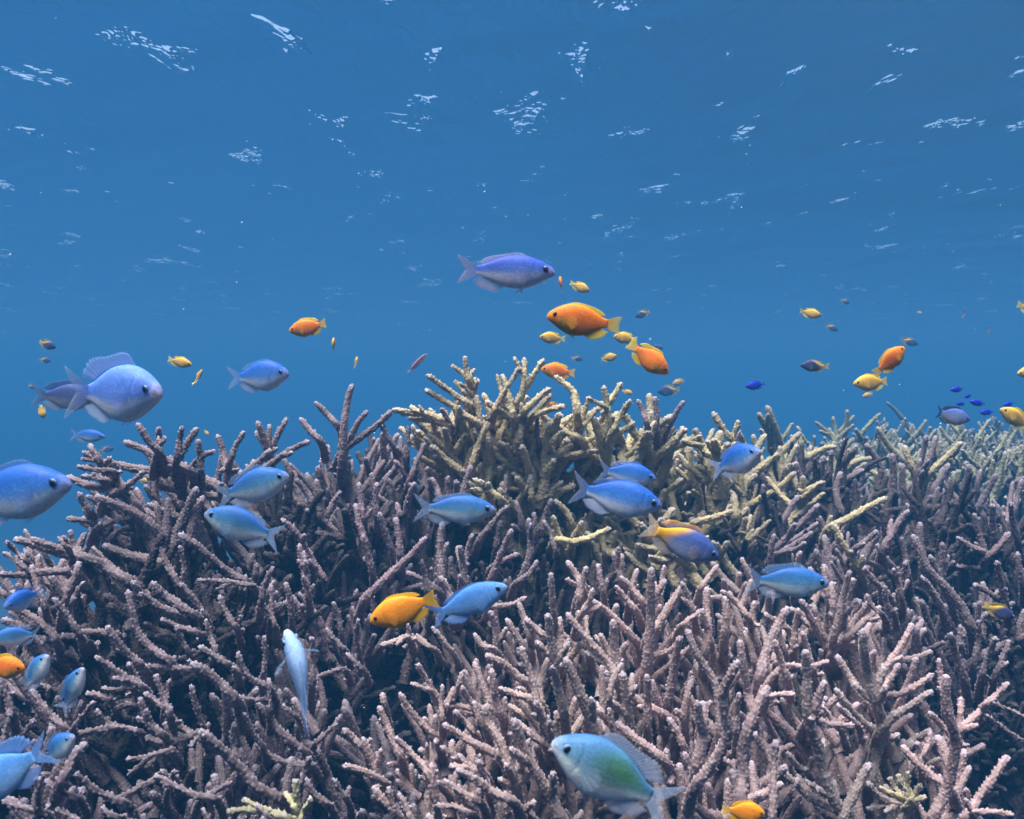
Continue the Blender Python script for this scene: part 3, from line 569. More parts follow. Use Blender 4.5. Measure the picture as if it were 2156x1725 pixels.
# ---- colonies: key, kind of coral, centre (2156 wide view), label
TINT = {'p': (.138, .082, .078), 't': (.36, .29, .120), 'f': (.305, .200, .170), 'g': (.17, .175, .06), 'y': (.34, .30, .13), 'd': (.13, .10, .10)}
class Colony:
    def __init__(s, kind, x, y, label, tint=None):
        s.kind, s.x, s.y, s.n = kind, x, y, 0
        D = depth(x * DISP, y * DISP)
        p = at(x * DISP, y * DISP, D + .06); p.z -= .16
        s.root = bpy.data.objects.new('staghorn_coral', None); COL.objects.link(s.root)
        s.root.empty_display_size = .05; s.root.location = p
        tag(s.root, label, 'coral', 'staghorn coral colonies of the reef')
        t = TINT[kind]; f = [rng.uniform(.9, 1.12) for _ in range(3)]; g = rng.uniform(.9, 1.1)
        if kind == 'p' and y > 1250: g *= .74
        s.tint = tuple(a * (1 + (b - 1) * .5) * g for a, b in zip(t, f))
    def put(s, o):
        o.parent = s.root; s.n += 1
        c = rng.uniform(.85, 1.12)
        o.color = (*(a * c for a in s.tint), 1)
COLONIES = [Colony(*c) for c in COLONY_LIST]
def colony_for(kind, px, py):
    x, y = px / DISP, py / DISP
    best = sorted((c for c in COLONIES if c.kind == kind), key=lambda c: (c.x - x) ** 2 + ((c.y - y) * 1.3) ** 2)
    for c in best:
        if c.n < 98: return c
    return best[0]

PITCHES = {'p': .0056, 't': .0066, 'f': .0047, 'g': .0085, 'y': .0056}
def traced():
    r = np.random.RandomState(21)
    nb = 0
    for ox, oy, sc, rows in TRACES:
        for row in rows.strip().split('\n'):
            for item in row.split(';'):
                f = item.split()
                if len(f) < 4: continue
                kind, w = f[0], float(f[1]) * sc
                pts = [tuple(float(v) for v in q.split(',')) for q in f[2:]]
                pts = [(ox + x * sc, oy + y * sc) for x, y in pts][::-1]          # base first
                bx, by = pts[0]
                D = depth(bx, by) - (.02 if kind == 't' else 0) + r.uniform(-.03, .03)
                px_m = D / FPX
                Lpx = sum(math.dist(pts[i], pts[i + 1]) for i in range(len(pts) - 1))
                slope = r.uniform(-.42, .22)
                out, run = [], 0.0
                ex = pts[0][0] - (pts[1][0] - pts[0][0]) / max(1, math.dist(pts[0], pts[1])) * w * .7, pts[0][1] + abs(pts[1][1] - pts[0][1]) / max(1, math.dist(pts[0], pts[1])) * w * .9 + w * .3
                e2 = ex[0] - (pts[1][0] - pts[0][0]) * .25, ex[1] + w * 1.5
                P = [at(*e2, D + .10), at(*ex, D + .03)]
                for i, (x, y) in enumerate(pts):
                    if i: run += math.dist(pts[i - 1], pts[i])
                    P.append(at(x, y, D + slope * run * px_m + r.uniform(-.004, .004)))
                pitch = PITCHES[kind] * r.uniform(.9, 1.1); h = pitch * .66
                r0 = w * px_m * (.62 if kind == 'f' else .58) - h * .35
                c = colony_for(kind, bx, by)
                root = c.root.location
                tb = Tubes()
                Pn = np.array([p - root for p in P])
                tb.add(Pn, r0 * 1.06, r0 * .50, pitch, h, r)
                # short side knobs
                nk = r.poisson({'f': 1.3, 't': .6, 'p': .6}.get(kind, .6))
                for _ in range(nk):
                    C, s = resample(Pn, .004)
                    i = int(len(C) * r.uniform(.35, .85)); a = C[i]; t = C[min(i + 2, len(C) - 1)] - C[i - 2]; t /= np.linalg.norm(t)
                    v = r.normal(size=3); v -= t * v.dot(t); v /= np.linalg.norm(v)
                    d = t * .75 + v * .8 + np.array([0, 0, .25]); d /= np.linalg.norm(d)
                    ln = r0 * r.uniform(2.4, 5.5)
                    tb.add(np.array([a, a + d * ln * .5, a + d * ln + t * ln * .12]), r0 * .62, r0 * .34, pitch, h, r)
                o = add_obj('branch', tb.mesh('branch'))
                c.put(o); nb += 1
    return nb

def library(n, pitch, forks, r):
    """branches 16 cm tall that stand at their own origin and grow along +Z"""
    out = []
    for i in range(n):
        tb = Tubes(); r0 = .0095 * r.uniform(.85, 1.15); Ln = .17 * r.uniform(.85, 1.15)
        bend = r.normal(0, .16, 2)
        P = np.array([[bend[0] * t * t * Ln, bend[1] * t * t * Ln, t * Ln] for t in (0, .3, .65, 1)]) + np.vstack([[0, 0, 0], r.normal(0, .004, (3, 3))])
        tb.add(P, r0, r0 * .40, pitch, pitch * .66, r)
        a0 = r.rand() * 6.28
        for k in range(r.randint(forks[0], forks[1] + 1)):
            t = r.uniform(.25, .8); b = np.array([bend[0] * t * t * Ln, bend[1] * t * t * Ln, t * Ln])
            a = a0 + k * 2.4 + r.normal(0, .4); tilt = r.uniform(.45, .95)
            d = np.array([math.cos(a) * math.sin(tilt), math.sin(a) * math.sin(tilt), math.cos(tilt)])
            ln = Ln * r.uniform(.25, .55) * (1.15 - t * .5)
            tb.add(np.array([b, b + d * ln * .45, b + d * ln + np.array([0, 0, ln * .16])]), r0 * .8, r0 * .34, pitch, pitch * .66, r)
        out.append(tb.mesh('branch'))
    return out

def skyline(x):
    """the coral's outline against the water (2156 wide view)"""
    return float(np.interp(x, SKY_X, SKY_Y))

def fill():
    r = np.random.RandomState(5)
    libs = {'bushy': library(16, .0060, (3, 6), r), 'near': library(16, .0043, (0, 3), r), 'mid': library(18, .0052, (1, 4), r), 'far': library(14, .0095, (2, 5), r)}
    count = 0
    for kind, lib, gap, (l0, l1), thick, lean, poly in REGIONS:
        poly = np.array(poly, dtype=float)
        x0, y0 = poly.min(0); x1, y1 = poly.max(0)
        done = []
        tries = int((x1 - x0) * (y1 - y0) / gap ** 2 * 6)
        for _ in range(tries):
            x, y = r.uniform(x0, x1), r.uniform(y0, y1)
            if not inside(poly, x, y) or y < skyline(x) + 12: continue
            if any(inside(h, x, y) for h in PITS): continue
            if any((x - a) ** 2 + ((y - b) * 1.25) ** 2 < gap * gap for a, b in done): continue
            done.append((x, y))
            D = depth(x * DISP, y * DISP) + (r.uniform(.02, .10) if kind == 't' else r.uniform(.09, .19))
            tip = at(x * DISP, y * DISP, D)
            ln = r.uniform(l0, l1) * 1.2
            c = colony_for(kind, x * DISP, y * DISP)
            fan = max(-.7, min(.7, (x - c.x) / 170)) * .55
            d = Vector((lean[0] + fan + r.normal(0, .20), lean[1] + r.normal(0, .22), 1.0)).normalized()
            base = tip - d * ln * .95
            o = add_obj('branch', libs[lib][r.randint(len(libs[lib]))])
            c.put(o)
            o.rotation_mode = 'QUATERNION'
            o.rotation_quaternion = d.to_track_quat('Z', 'Y') @ Quaternion((0, 0, 1), r.uniform(0, 6.28))
            th = thick * r.uniform(.75, 1.05)
            o.scale = (th, th, ln / .17)
            o.location = base - c.root.location
            count += 1
    return count

def dead_shade_fill():
    """older, dead and overgrown branches low in the thickets and down in the pits, shade put into their colour"""
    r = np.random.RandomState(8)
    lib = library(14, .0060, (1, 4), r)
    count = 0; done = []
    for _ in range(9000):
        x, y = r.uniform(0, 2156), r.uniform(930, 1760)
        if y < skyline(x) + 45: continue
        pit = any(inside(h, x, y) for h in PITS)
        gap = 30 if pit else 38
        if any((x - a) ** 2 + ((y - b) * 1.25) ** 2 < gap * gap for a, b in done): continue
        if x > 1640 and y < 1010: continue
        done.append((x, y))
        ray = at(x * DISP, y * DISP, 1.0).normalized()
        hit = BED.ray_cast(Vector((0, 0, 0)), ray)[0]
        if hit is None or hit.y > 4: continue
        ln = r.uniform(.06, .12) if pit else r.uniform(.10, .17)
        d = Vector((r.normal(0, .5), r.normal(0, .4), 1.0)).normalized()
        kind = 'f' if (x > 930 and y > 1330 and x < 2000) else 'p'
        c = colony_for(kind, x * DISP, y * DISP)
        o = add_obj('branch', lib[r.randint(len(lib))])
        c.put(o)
        k = r.uniform(.04, .15) if pit else r.uniform(.10, .30)  # dead branches darkened further: shade of gaps and hollows put into the colour
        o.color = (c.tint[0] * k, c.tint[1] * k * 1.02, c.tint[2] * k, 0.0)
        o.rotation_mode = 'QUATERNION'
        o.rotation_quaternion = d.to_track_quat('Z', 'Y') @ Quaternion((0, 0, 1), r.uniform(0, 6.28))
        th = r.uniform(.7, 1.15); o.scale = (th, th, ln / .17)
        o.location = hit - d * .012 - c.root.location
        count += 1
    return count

def inside(poly, x, y):
    n = len(poly); c = False; j = n - 1
    for i in range(n):
        xi, yi = poly[i]; xj, yj = poly[j]
        if (yi > y) != (yj > y) and x < (xj - xi) * (y - yi) / (yj - yi) + xi: c = not c
        j = i
    return c
N_TRACED = traced()
N_FILL = fill() + dead_shade_fill()
print('branches', N_TRACED, N_FILL, [(c.kind, c.x, c.y, c.n) for c in COLONIES])
for c in COLONIES:
    if c.n == 0: bpy.data.objects.remove(c.root)

# ------------------------------------------------------------------ fish
def skin_material(name, rough, alpha_attr=False):
    m, nt, out, N, L = new_mat(name)
    col = N('ShaderNodeAttribute', attribute_name='col')
    b = N('ShaderNodeBsdfPrincipled'); b.inputs['Roughness'].default_value = rough; b.inputs['Specular IOR Level'].default_value = .2
    tc = N('ShaderNodeTexCoord')
    if alpha_attr:
        wv = N('ShaderNodeAttribute', attribute_name='ray')
        hs = N('ShaderNodeHueSaturation')
        mr = N('ShaderNodeMapRange'); mr.inputs['To Min'].default_value = .8; mr.inputs['To Max'].default_value = 1.15
        L(wv.outputs['Fac'], mr.inputs['Value']); L(mr.outputs[0], hs.inputs['Value']); L(col.outputs['Color'], hs.inputs['Color'])
        L(hs.outputs[0], b.inputs['Base Color'])
        al = N('ShaderNodeAttribute', attribute_name='alpha')
        mm = N('ShaderNodeMath', operation='MULTIPLY_ADD'); mm.use_clamp = True
        L(wv.outputs['Fac'], mm.inputs[0]); mm.inputs[1].default_value = .09; L(al.outputs['Fac'], mm.inputs[2])
        L(mm.outputs[0], b.inputs['Alpha'])
    else:
        v = N('ShaderNodeTexVoronoi'); v.inputs['Scale'].default_value = 30
        mp = N('ShaderNodeMapping'); mp.inputs['Scale'].default_value = (1.2, .3, .6)
        L(tc.outputs['Generated'], mp.inputs['Vector']); L(mp.outputs[0], v.inputs['Vector'])
        nz = N('ShaderNodeTexNoise'); nz.inputs['Scale'].default_value = 6; nz.inputs['Detail'].default_value = 5
        L(tc.outputs['Generated'], nz.inputs['Vector'])
        mr = N('ShaderNodeMapRange'); mr.inputs['From Min'].default_value = .3; mr.inputs['From Max'].default_value = .7
        mr.inputs['To Min'].default_value = .88; mr.inputs['To Max'].default_value = 1.1
        L(nz.outputs['Fac'], mr.inputs['Value'])
        m2 = N('ShaderNodeMapRange'); m2.inputs['From Max'].default_value = .6; m2.inputs['To Min'].default_value = 1.06; m2.inputs['To Max'].default_value = .8
        L(v.outputs['Distance'], m2.inputs['Value'])
        mm = N('ShaderNodeMath', operation='MULTIPLY'); L(mr.outputs[0], mm.inputs[0]); L(m2.outputs[0], mm.inputs[1])
        hs = N('ShaderNodeHueSaturation'); L(mm.outputs[0], hs.inputs['Value']); L(col.outputs['Color'], hs.inputs['Color'])
        L(hs.outputs[0], b.inputs['Base Color'])
        bp = N('ShaderNodeBump'); bp.inputs['Strength'].default_value = .25; bp.inputs['Distance'].default_value = .0006; bp.invert = True
        L(v.outputs['Distance'], bp.inputs['Height']); L(bp.outputs[0], b.inputs['Normal'])
    if not alpha_attr:
        b.inputs['Subsurface Weight'].default_value = .6; b.inputs['Subsurface Radius'].default_value = (.006, .006, .006); b.inputs['Subsurface Scale'].default_value = 1.0
    L(b.outputs[0], out.inputs['Surface'])
    return m
SKIN = skin_material('fish_skin', .55)
FIN = skin_material('fish_fin', .45, True)
def plain(name, c, rough):
    m, nt, out, N, L = new_mat(name)
    b = N('ShaderNodeBsdfPrincipled'); b.inputs['Base Color'].default_value = (*c, 1); b.inputs['Roughness'].default_value = rough
    L(b.outputs[0], out.inputs['Surface']); return m
IRIS = plain('fish_iris', lin(100, 130, 185), .5)
IRIS_O = plain('fish_iris_orange', lin(150, 95, 40), .5)
PUPIL = plain('fish_pupil', (.004, .004, .008), .35)

def curve(keys, t):
    k = np.array(keys, dtype=float)
    n = len(k); m = np.gradient(k[:, 1], k[:, 0])
    i = np.clip(np.searchsorted(k[:, 0], t) - 1, 0, n - 2)
    h = k[i + 1, 0] - k[i, 0]; u = (t - k[i, 0]) / h
    return ((2 * u ** 3 - 3 * u ** 2 + 1) * k[i, 1] + (u ** 3 - 2 * u ** 2 + u) * h * m[i] + (-2 * u ** 3 + 3 * u ** 2) * k[i + 1, 1] + (u ** 3 - u ** 2) * h * m[i + 1])
TOP = [(0, .10), (.02, .24), (.07, .42), (.16, .66), (.27, .87), (.40, 1), (.52, .98), (.66, .86), (.80, .60), (.92, .35), (1, .27)]
BOT = [(0, .10), (.02, .20), (.07, .34), (.16, .56), (.28, .82), (.42, 1), (.55, .98), (.68, .82), (.80, .57), (.92, .33), (1, .25)]
WID = [(0, .20), (.03, .40), (.10, .62), (.20, .88), (.32, 1), (.48, .92), (.65, .64), (.82, .32), (1, .10)]
SLIM_T = [(0, .05), (.03, .3), (.1, .6), (.25, .95), (.45, 1), (.7, .85), (.9, .6), (1, .5)]

# colours down the flank (1 back ... -1 belly, light from below put into the white ones), of the snout, of the fins and their tips; body depth and fork of the tail
S = lambda *c: np.array(lin(*[min(232, x * .96) for x in c]))
KIND = {
    'blue':   dict(v=[(1, S(38, 90, 188)), (.35, S(48, 110, 198)), (-.1, S(80, 136, 204)), (-.38, S(178, 192, 222)), (-.8, S(236, 234, 240)), (-1, S(240, 236, 240))], snout=S(170, 172, 208), fin=S(105, 142, 210), tip=S(165, 175, 212), fork=.62, spread=.19, alpha=.5),
    'violet': dict(v=[(1, S(50, 76, 186)), (.4, S(56, 94, 194)), (0, S(92, 122, 196)), (-.38, S(190, 190, 216)), (-.8, S(236, 232, 240)), (-1, S(240, 234, 240))], snout=S(205, 170, 190), fin=S(165, 158, 205), tip=S(205, 170, 195), fork=.55, spread=.15, alpha=.42),
    'pale':   dict(v=[(1, S(104, 144, 226)), (.3, S(86, 126, 212)), (-.3, S(100, 132, 208)), (-.38, S(178, 188, 220)), (-.8, S(236, 234, 240)), (-1, S(240, 236, 240))], snout=S(240, 215, 220), fin=S(120, 148, 215), tip=S(190, 204, 232), fork=.6, spread=.24, alpha=.55),
    'teal':   dict(v=[(1, S(44, 98, 180)), (.4, S(56, 116, 178)), (0, S(92, 144, 182)), (-.38, S(188, 202, 212)), (-.8, S(236, 234, 240)), (-1, S(240, 236, 240))], snout=S(178, 170, 195), fin=S(120, 152, 200), tip=S(165, 184, 218), fork=.62, spread=.18, alpha=.45),
    'sky':    dict(v=[(1, S(82, 142, 222)), (.3, S(98, 158, 230)), (-.3, S(124, 176, 236)), (-1, S(180, 208, 242))], snout=S(168, 198, 236), fin=S(108, 158, 232), tip=S(126, 166, 238), fork=.7, spread=.17, alpha=.6),
    'green':  dict(v=[(1, S(70, 118, 180)), (.4, S(82, 132, 168)), (-.1, S(112, 150, 178)), (-.38, S(204, 216, 220)), (-.8, S(236, 234, 240)), (-1, S(240, 236, 240))], snout=S(190, 194, 214), fin=S(160, 172, 200), tip=S(172, 184, 214), fork=.66, spread=.2, alpha=.5, patch=S(88, 150, 72)),
    'orange': dict(v=[(1, S(246, 140, 26)), (.3, S(240, 124, 24)), (-.3, S(232, 124, 26)), (-1, S(232, 146, 36))], snout=S(252, 168, 34), fin=S(248, 178, 28), tip=S(234, 212, 54), fork=.25, spread=.13, alpha=.86, belly=S(172, 148, 54)),
    'amber':  dict(v=[(1, S(248, 154, 20)), (.2, S(248, 146, 16)), (-1, S(246, 166, 30))], snout=S(250, 176, 32), fin=S(250, 180, 22), tip=S(250, 192, 40), fork=.28, spread=.13, alpha=.92),
    'yellow': dict(v=[(1, S(236, 184, 60)), (.2, S(222, 172, 74)), (-1, S(214, 186, 110))], snout=S(195, 165, 100), fin=S(236, 200, 54), tip=S(236, 214, 84), fork=.28, spread=.13, alpha=.8),
    'dusk':   dict(v=[(1, S(46, 52, 110)), (.2, S(52, 58, 106)), (-1, S(90, 90, 124))], snout=S(60, 60, 100), fin=S(170, 148, 66), tip=S(215, 185, 70), fork=.3, spread=.12, alpha=.75, rear=S(205, 165, 60)),
    'grey':   dict(v=[(1, S(54, 72, 136)), (.0, S(72, 86, 134)), (-.6, S(150, 150, 166)), (-1, S(220, 214, 206))], snout=S(90, 95, 130), fin=S(80, 95, 150), tip=S(130, 140, 170), fork=.6, spread=.2, alpha=.6),
    'deep':   dict(v=[(1, S(20, 34, 190)), (-1, S(28, 44, 196))], snout=S(22, 34, 170), fin=S(36, 56, 200), tip=S(70, 90, 190), fork=.3, spread=.11, alpha=.7),
    'two':    dict(v=[(1, S(62, 86, 156)), (.2, S(76, 98, 162)), (-.4, S(134, 144, 180)), (-1, S(205, 200, 216))], snout=S(100, 108, 164), fin=S(240, 176, 80), tip=S(190, 185, 190), fork=.5, spread=.17, alpha=.6, rear=S(250, 176, 40)),
    'white':  dict(v=[(1, S(160, 190, 234)), (.2, S(142, 178, 230)), (-1, S(180, 205, 240))], snout=S(200, 215, 240), fin=S(160, 195, 240), tip=S(130, 170, 236), fork=.7, spread=.14, alpha=.6),
    'stripe': dict(v=[(1, S(190, 150, 160)), (.35, S(40, 30, 50)), (-.1, S(40, 30, 50)), (-.3, S(215, 150, 160)), (-1, S(225, 180, 185))], snout=S(180, 130, 150), fin=S(150, 120, 140), tip=S(160, 150, 180), fork=.1, spread=.05, alpha=.8),
    'mask':   dict(v=[(1, S(80, 102, 180)), (.0, S(126, 134, 186)), (-.7, S(170, 160, 176)), (-1, S(205, 180, 120))], snout=S(90, 105, 170), fin=S(36, 36, 50), tip=S(20, 20, 30), fork=.6, spread=.2, alpha=.85),
}

def sheet(name, base, tip, cb, ct, a0, a1, th, parent, jag=.03, nv=6):
    """a fin: rays run from the base line to the tip line; two skins with a thin edge"""
    base = np.asarray(base); tip = np.asarray(tip); nu = len(base)
    j = np.where(np.arange(nu) % 2 == 0, 1.0, 1.0 - jag)[:, None]
    tip = base + (tip - base) * j
    w = np.linspace(0, 1, nv)
    G = base[:, None] * (1 - w)[None, :, None] + tip[:, None] * w[None, :, None]
    du = np.gradient(G, axis=0); dv = np.gradient(G, axis=1)
    n = np.cross(du, dv); n /= np.linalg.norm(n, axis=2)[..., None] + 1e-12
    tk = th * (1 - .75 * w)[None, :, None]
    V = np.concatenate([(G + n * tk).reshape(-1, 3), (G - n * tk).reshape(-1, 3)])
    idx = np.arange(nu * nv).reshape(nu, nv); o = nu * nv
    F = [np.stack([idx[:-1, :-1], idx[1:, :-1], idx[1:, 1:], idx[:-1, 1:]], -1).reshape(-1, 4)]
    F.append(F[0][:, ::-1] + o)
    rim = np.concatenate([idx[:, 0], idx[-1, 1:], idx[::-1, -1][1:], idx[0, ::-1][1:]])
    F.append(np.stack([rim[:-1], rim[:-1] + o, rim[1:] + o, rim[1:]], -1))
    me = mesh_np(name, V, np.vstack(F), FIN)
    C = (cb[None] * (1 - w)[:, None] + ct[None] * w[:, None])
    C = np.tile(C[None], (nu, 1, 1)).reshape(-1, 3)
    cattr(me, 'col', np.vstack([C, C]))
    ry = np.repeat((np.arange(nu) % 2 == 0).astype(float), nv)
    al = np.tile(a0 + (a1 - a0) * w, nu)
    fattr(me, 'ray', np.concatenate([ry, ry])); fattr(me, 'alpha', np.concatenate([al, al]))
    return add_obj(name, me, parent)

frng = random.Random(31)
def make_fish(kind, nose, tail, label, Lr=.07, D=None, H=.42, yaw=0, hint=(0, 0, 1), roll=0, bend=0, dorsal=.07, group=None, cat='fish', slim=False, pect=20, tailturn=0, name='damselfish'):
    K = KIND[kind]
    nx, ny, tx, ty = nose[0] * DISP, nose[1] * DISP, tail[0] * DISP, tail[1] * DISP
    plen = math.hypot(nx - tx, ny - ty)
    cyaw = math.cos(R(yaw))
    if not bend: bend = frng.uniform(-.10, .10)
    if not tailturn: tailturn = frng.uniform(-22, 22)
    if D is None: D = Lr * cyaw * FPX / plen
    Lm = plen * D / FPX / cyaw                       # real length in metres
    if group == FARG and D > 2.5: D *= 1.4
    Lm = plen * D / FPX / cyaw
    c = at((nx + tx) / 2, (ny + ty) / 2, D)
    Fw = Vector(((nx - tx) / plen * cyaw, -math.sin(R(yaw)), -(ny - ty) / plen * cyaw)).normalized()
    hint = Vector(hint)
    U = (hint - Fw * hint.dot(Fw)).normalized()
    if roll: U = Quaternion(Fw, R(roll)) @ U
    Lf = U.cross(Fw)
    small = plen / DISP < 60
    # ---- body
    n, m = (26, 16) if small else (72, 36)
    t = np.linspace(0, 1, n) ** 1.15
    hh = .5 * H * .92 * Lm
    zt = curve(SLIM_T if slim else TOP, t) * hh; zb = -curve(SLIM_T if slim else BOT, t) * hh
    x = (.5 - .81 * t) * Lm
    wd = curve(SLIM_T if slim else WID, t) * Lm * (.5 * H * .42 + .018)
    th = np.arange(m) / m * 2 * math.pi
    cs, sn = np.cos(th), np.sin(th)
    zc = (zt + zb) / 2; hz = (zt - zb) / 2
    gill = np.ones((n, m))
    arc = .265 - .05 * (sn[None] ** 2)
    gill -= .045 * np.exp(-((t[:, None] - arc) / .012) ** 2) * (np.abs(sn[None]) < .8)
    Y = wd[:, None] * np.sign(cs)[None] * np.abs(cs)[None] ** .85 * gill
    Z = zc[:, None] + hz[:, None] * np.sign(sn)[None] * np.abs(sn)[None] ** .93
    X = np.repeat(x[:, None], m, 1)
    Yb = lambda xx: bend * Lm * (np.clip(.5 - xx / Lm, 0, 1) ** 2)
    Y = Y + Yb(X)
    V = np.concatenate([np.stack([X, Y, Z], -1).reshape(-1, 3), [[x[0] + .004 * Lm, 0, zc[0]], [x[-1], Yb(x[-1]), zc[-1]]]])
    idx = np.arange(n * m).reshape(n, m)
    Q = np.stack([idx[:-1], np.roll(idx[:-1], -1, 1), np.roll(idx[1:], -1, 1), idx[1:]], -1).reshape(-1, 4)[:, ::-1]
    T = np.vstack([np.stack([np.roll(idx[0], -1), idx[0], np.full(m, n * m)], -1)[:, ::-1], np.stack([idx[-1], np.roll(idx[-1], -1), np.full(m, n * m + 1)], -1)[:, ::-1]])
    me = mesh_np(name, V, [Q, T], SKIN)
    vv = np.repeat(sn[None], n, 0)
    vk = np.array([a for a, _ in K['v']])[::-1]; ck = np.array([b for _, b in K['v']])[::-1]
    Cc = np.stack([np.interp(vv, vk, ck[:, i]) for i in range(3)], -1)
    tt = np.repeat(t[:, None], m, 1)
    def blend(Cc, c2, f): return Cc * (1 - f[..., None]) + c2 * f[..., None]
    Cc = blend(Cc, K['snout'], np.clip(1 - tt / .10, 0, 1) * np.clip(.75 - vv * .45, 0, 1))
    if 'belly' in K: Cc = blend(Cc, K['belly'], np.clip(1.2 - np.abs(tt - .30) / .17, 0, 1) * np.clip((.15 - vv) * 2.2, 0, 1) * .9)
    if 'patch' in K: Cc = blend(Cc, K['patch'], np.clip(1.25 - np.abs(tt - .66) / .28, 0, 1) * np.clip(1.15 - np.abs(vv - .35) / .75, 0, 1) * .72)
    if 'rear' in K: Cc = blend(Cc, K['rear'], np.clip((tt - .74 + .30 * np.clip(vv, 0, 1)) / .2, 0, 1))
    mouth = np.exp(-((vv + .18 - tt * 1.2) / .10) ** 2) * (tt < .055) * (tt > .008)
    Cc = blend(Cc, K['snout'] * .25, mouth * .8)
    cattr(me, 'col', np.vstack([Cc.reshape(-1, 3), K['snout'][None], K['fin'][None]]))
    fish = add_obj(name, me)
    fish.matrix_world = Matrix(((Fw.x, Lf.x, U.x, c.x), (Fw.y, Lf.y, U.y, c.y), (Fw.z, Lf.z, U.z, c.z), (0, 0, 0, 1)))
    tag(fish, label, cat, group)
    # ---- fins
    def prof(ts, top=True):
        return np.stack([(.5 - .81 * ts) * Lm, Yb((.5 - .81 * ts) * Lm), curve(SLIM_T if slim else (TOP if top else BOT), ts) * hh * (1 if top else -1) * .96], -1)
    al = K['alpha']; th0 = .006 * Lm if small else   .0030 * Lm
    nr = 13 if small else 45
    u = np.linspace(0, 1, nr)
    # tail
    b = np.stack([np.full(nr, -.28) + .0 * u, np.zeros(nr), (1 - 2 * u) * .24 * hh / Lm], -1) * [Lm, 1, Lm]
    e = 1 - 2 * u
    tipx = -.5 + (1 - np.abs(e)) ** 1.3 * K['fork'] * .22 - .03 * (1 - np.abs(e))
    ta = R(tailturn)
    dx = tipx + .28
    tp = np.stack([(-.28 + dx * math.cos(ta)) * Lm, np.abs(dx) * math.sin(ta) * Lm, np.sign(e) * np.abs(e) ** .9 * K['spread'] * Lm], -1)
    b[:, 1] += Yb(b[:, 0]); tp[:, 1] += Yb(tp[:, 0])
    sheet('tail_fin', b, tp, K['fin'] * .6 + K['v'][1][1] * .4 if kind not in ('two', 'dusk') else K['fin'], K['tip'], al * .9, al * .42, th0, fish)
    # dorsal
    ts = .30 + u * .57
    b = prof(ts)
    hgt = dorsal * curve([(0, .25), (.12, .8), (.3, 1), (.6, .92), (.75, 1.15), (.88, 1.2), (1, .35)], u)
    tp = b + np.stack([-(.03 + .10 * u ** 2) * Lm * np.clip(dorsal / .07, .6, 1.4), np.zeros(nr), hgt * Lm], -1)
    sheet('dorsal_fin', b, tp, (K['v'][0][1] * .35 + K['fin'] * .65) if kind not in ('two',) else K['v'][0][1], K['fin'] if kind not in ('orange', 'yellow') else K['tip'], al + .02, al * .65, th0, fish, .09)
    # anal
    ts = .62 + u * .27
    b = prof(ts, False)
    hgt = curve([(0, .35), (.25, .9), (.55, 1), (.8, .95), (1, .4)], u) * (.05 if slim else .085)
    tp = b + np.stack([-(.05 + .07 * u) * Lm, np.zeros(nr), -hgt * Lm], -1)
    sheet('anal_fin', b, tp, K['fin'] * .5 + K['v'][-1][1] * .5, K['tip'], al, al * .6, th0, fish, .08)
    if plen / DISP > 26:
        u5 = np.linspace(0, 1, 9)
        for sd in (1, -1):
            ts = .35 + u5 * .05
            b = prof(ts, False) * [1, 1, .97]; b[:, 1] += sd * .018 * Lm
            tp = b + np.stack([-(.05 + .09 * (1 - u5)) * Lm, np.full(9, sd * .02 * Lm), -(.085 - .05 * u5) * Lm], -1)
            sheet('pelvic_fin', b, tp, K['fin'] * .4 + K['v'][-1][1] * .6, K['tip'], al * .9, al * .7, th0 * .8, fish, .06)
            tp0 = .30; wx = float(curve(SLIM_T if slim else WID, np.array([tp0]))[0]) * Lm * (.5 * H * .42 + .018)
            px0 = (.5 - .81 * tp0) * Lm
            b = np.stack([px0 - .004 * Lm * u5, np.full(9, sd * wx * .97) + Yb(px0), (.015 - .055 * u5) * Lm - .1 * hh], -1)
            fan = R(18) - R(62) * u5; ln = .17 * Lm * (.75 + .25 * np.sin(u5 * 3.14)); pa = R(pect)
            tp = b + np.stack([-np.cos(fan) * ln * math.cos(pa), sd * ln * math.sin(pa), np.sin(fan) * ln], -1)
            sheet('pectoral_fin', b, tp, K['v'][1][1] * .5 + K['v'][2][1] * .5 if len(K['v']) > 2 else K['fin'], K['fin'], al * .16, al * .05, th0 * .5, fish, .03)
    # eyes
    if plen / DISP > 30:
        te = .125; xe = (.5 - .81 * te) * Lm; we = float(curve(SLIM_T if slim else WID, np.array([te]))[0]) * Lm * (.5 * H * .42 + .018)
        ze = hh * .16
        re = Lm * (.034 if not slim else .018)
        for sd in (1, -1):
            eye = add_obj('eye', ball(re, .5, IRIS_O if kind in ('orange', 'amber', 'yellow') else IRIS), fish)
            eye.location = (xe, sd * we * .90, ze); eye.rotation_euler = (0, 0, sd * R(14))
            pu = add_obj('pupil', ball(re * .84, .5, PUPIL), eye)
            pu.location = (re * .06, sd * re * .27, 0)
    return fish

_balls = {}
def ball(r, flat, mat):
    key = (round(r, 5), flat, mat.name)
    if key in _balls: return _balls[key]
    n, m = 10, 18
    ph = np.linspace(0, math.pi, n); th = np.arange(m) / m * 2 * math.pi
    V = np.stack([np.sin(ph)[:, None] * np.cos(th)[None], np.repeat(np.cos(ph)[:, None], m, 1) * flat, np.sin(ph)[:, None] * np.sin(th)[None]], -1).reshape(-1, 3) * r
    idx = np.arange(n * m).reshape(n, m)
    Q = np.stack([idx[:-1], np.roll(idx[:-1], -1, 1), np.roll(idx[1:], -1, 1), idx[1:]], -1).reshape(-1, 4)
    me = mesh_np('eye', V, Q, mat); _balls[key] = me
    return me

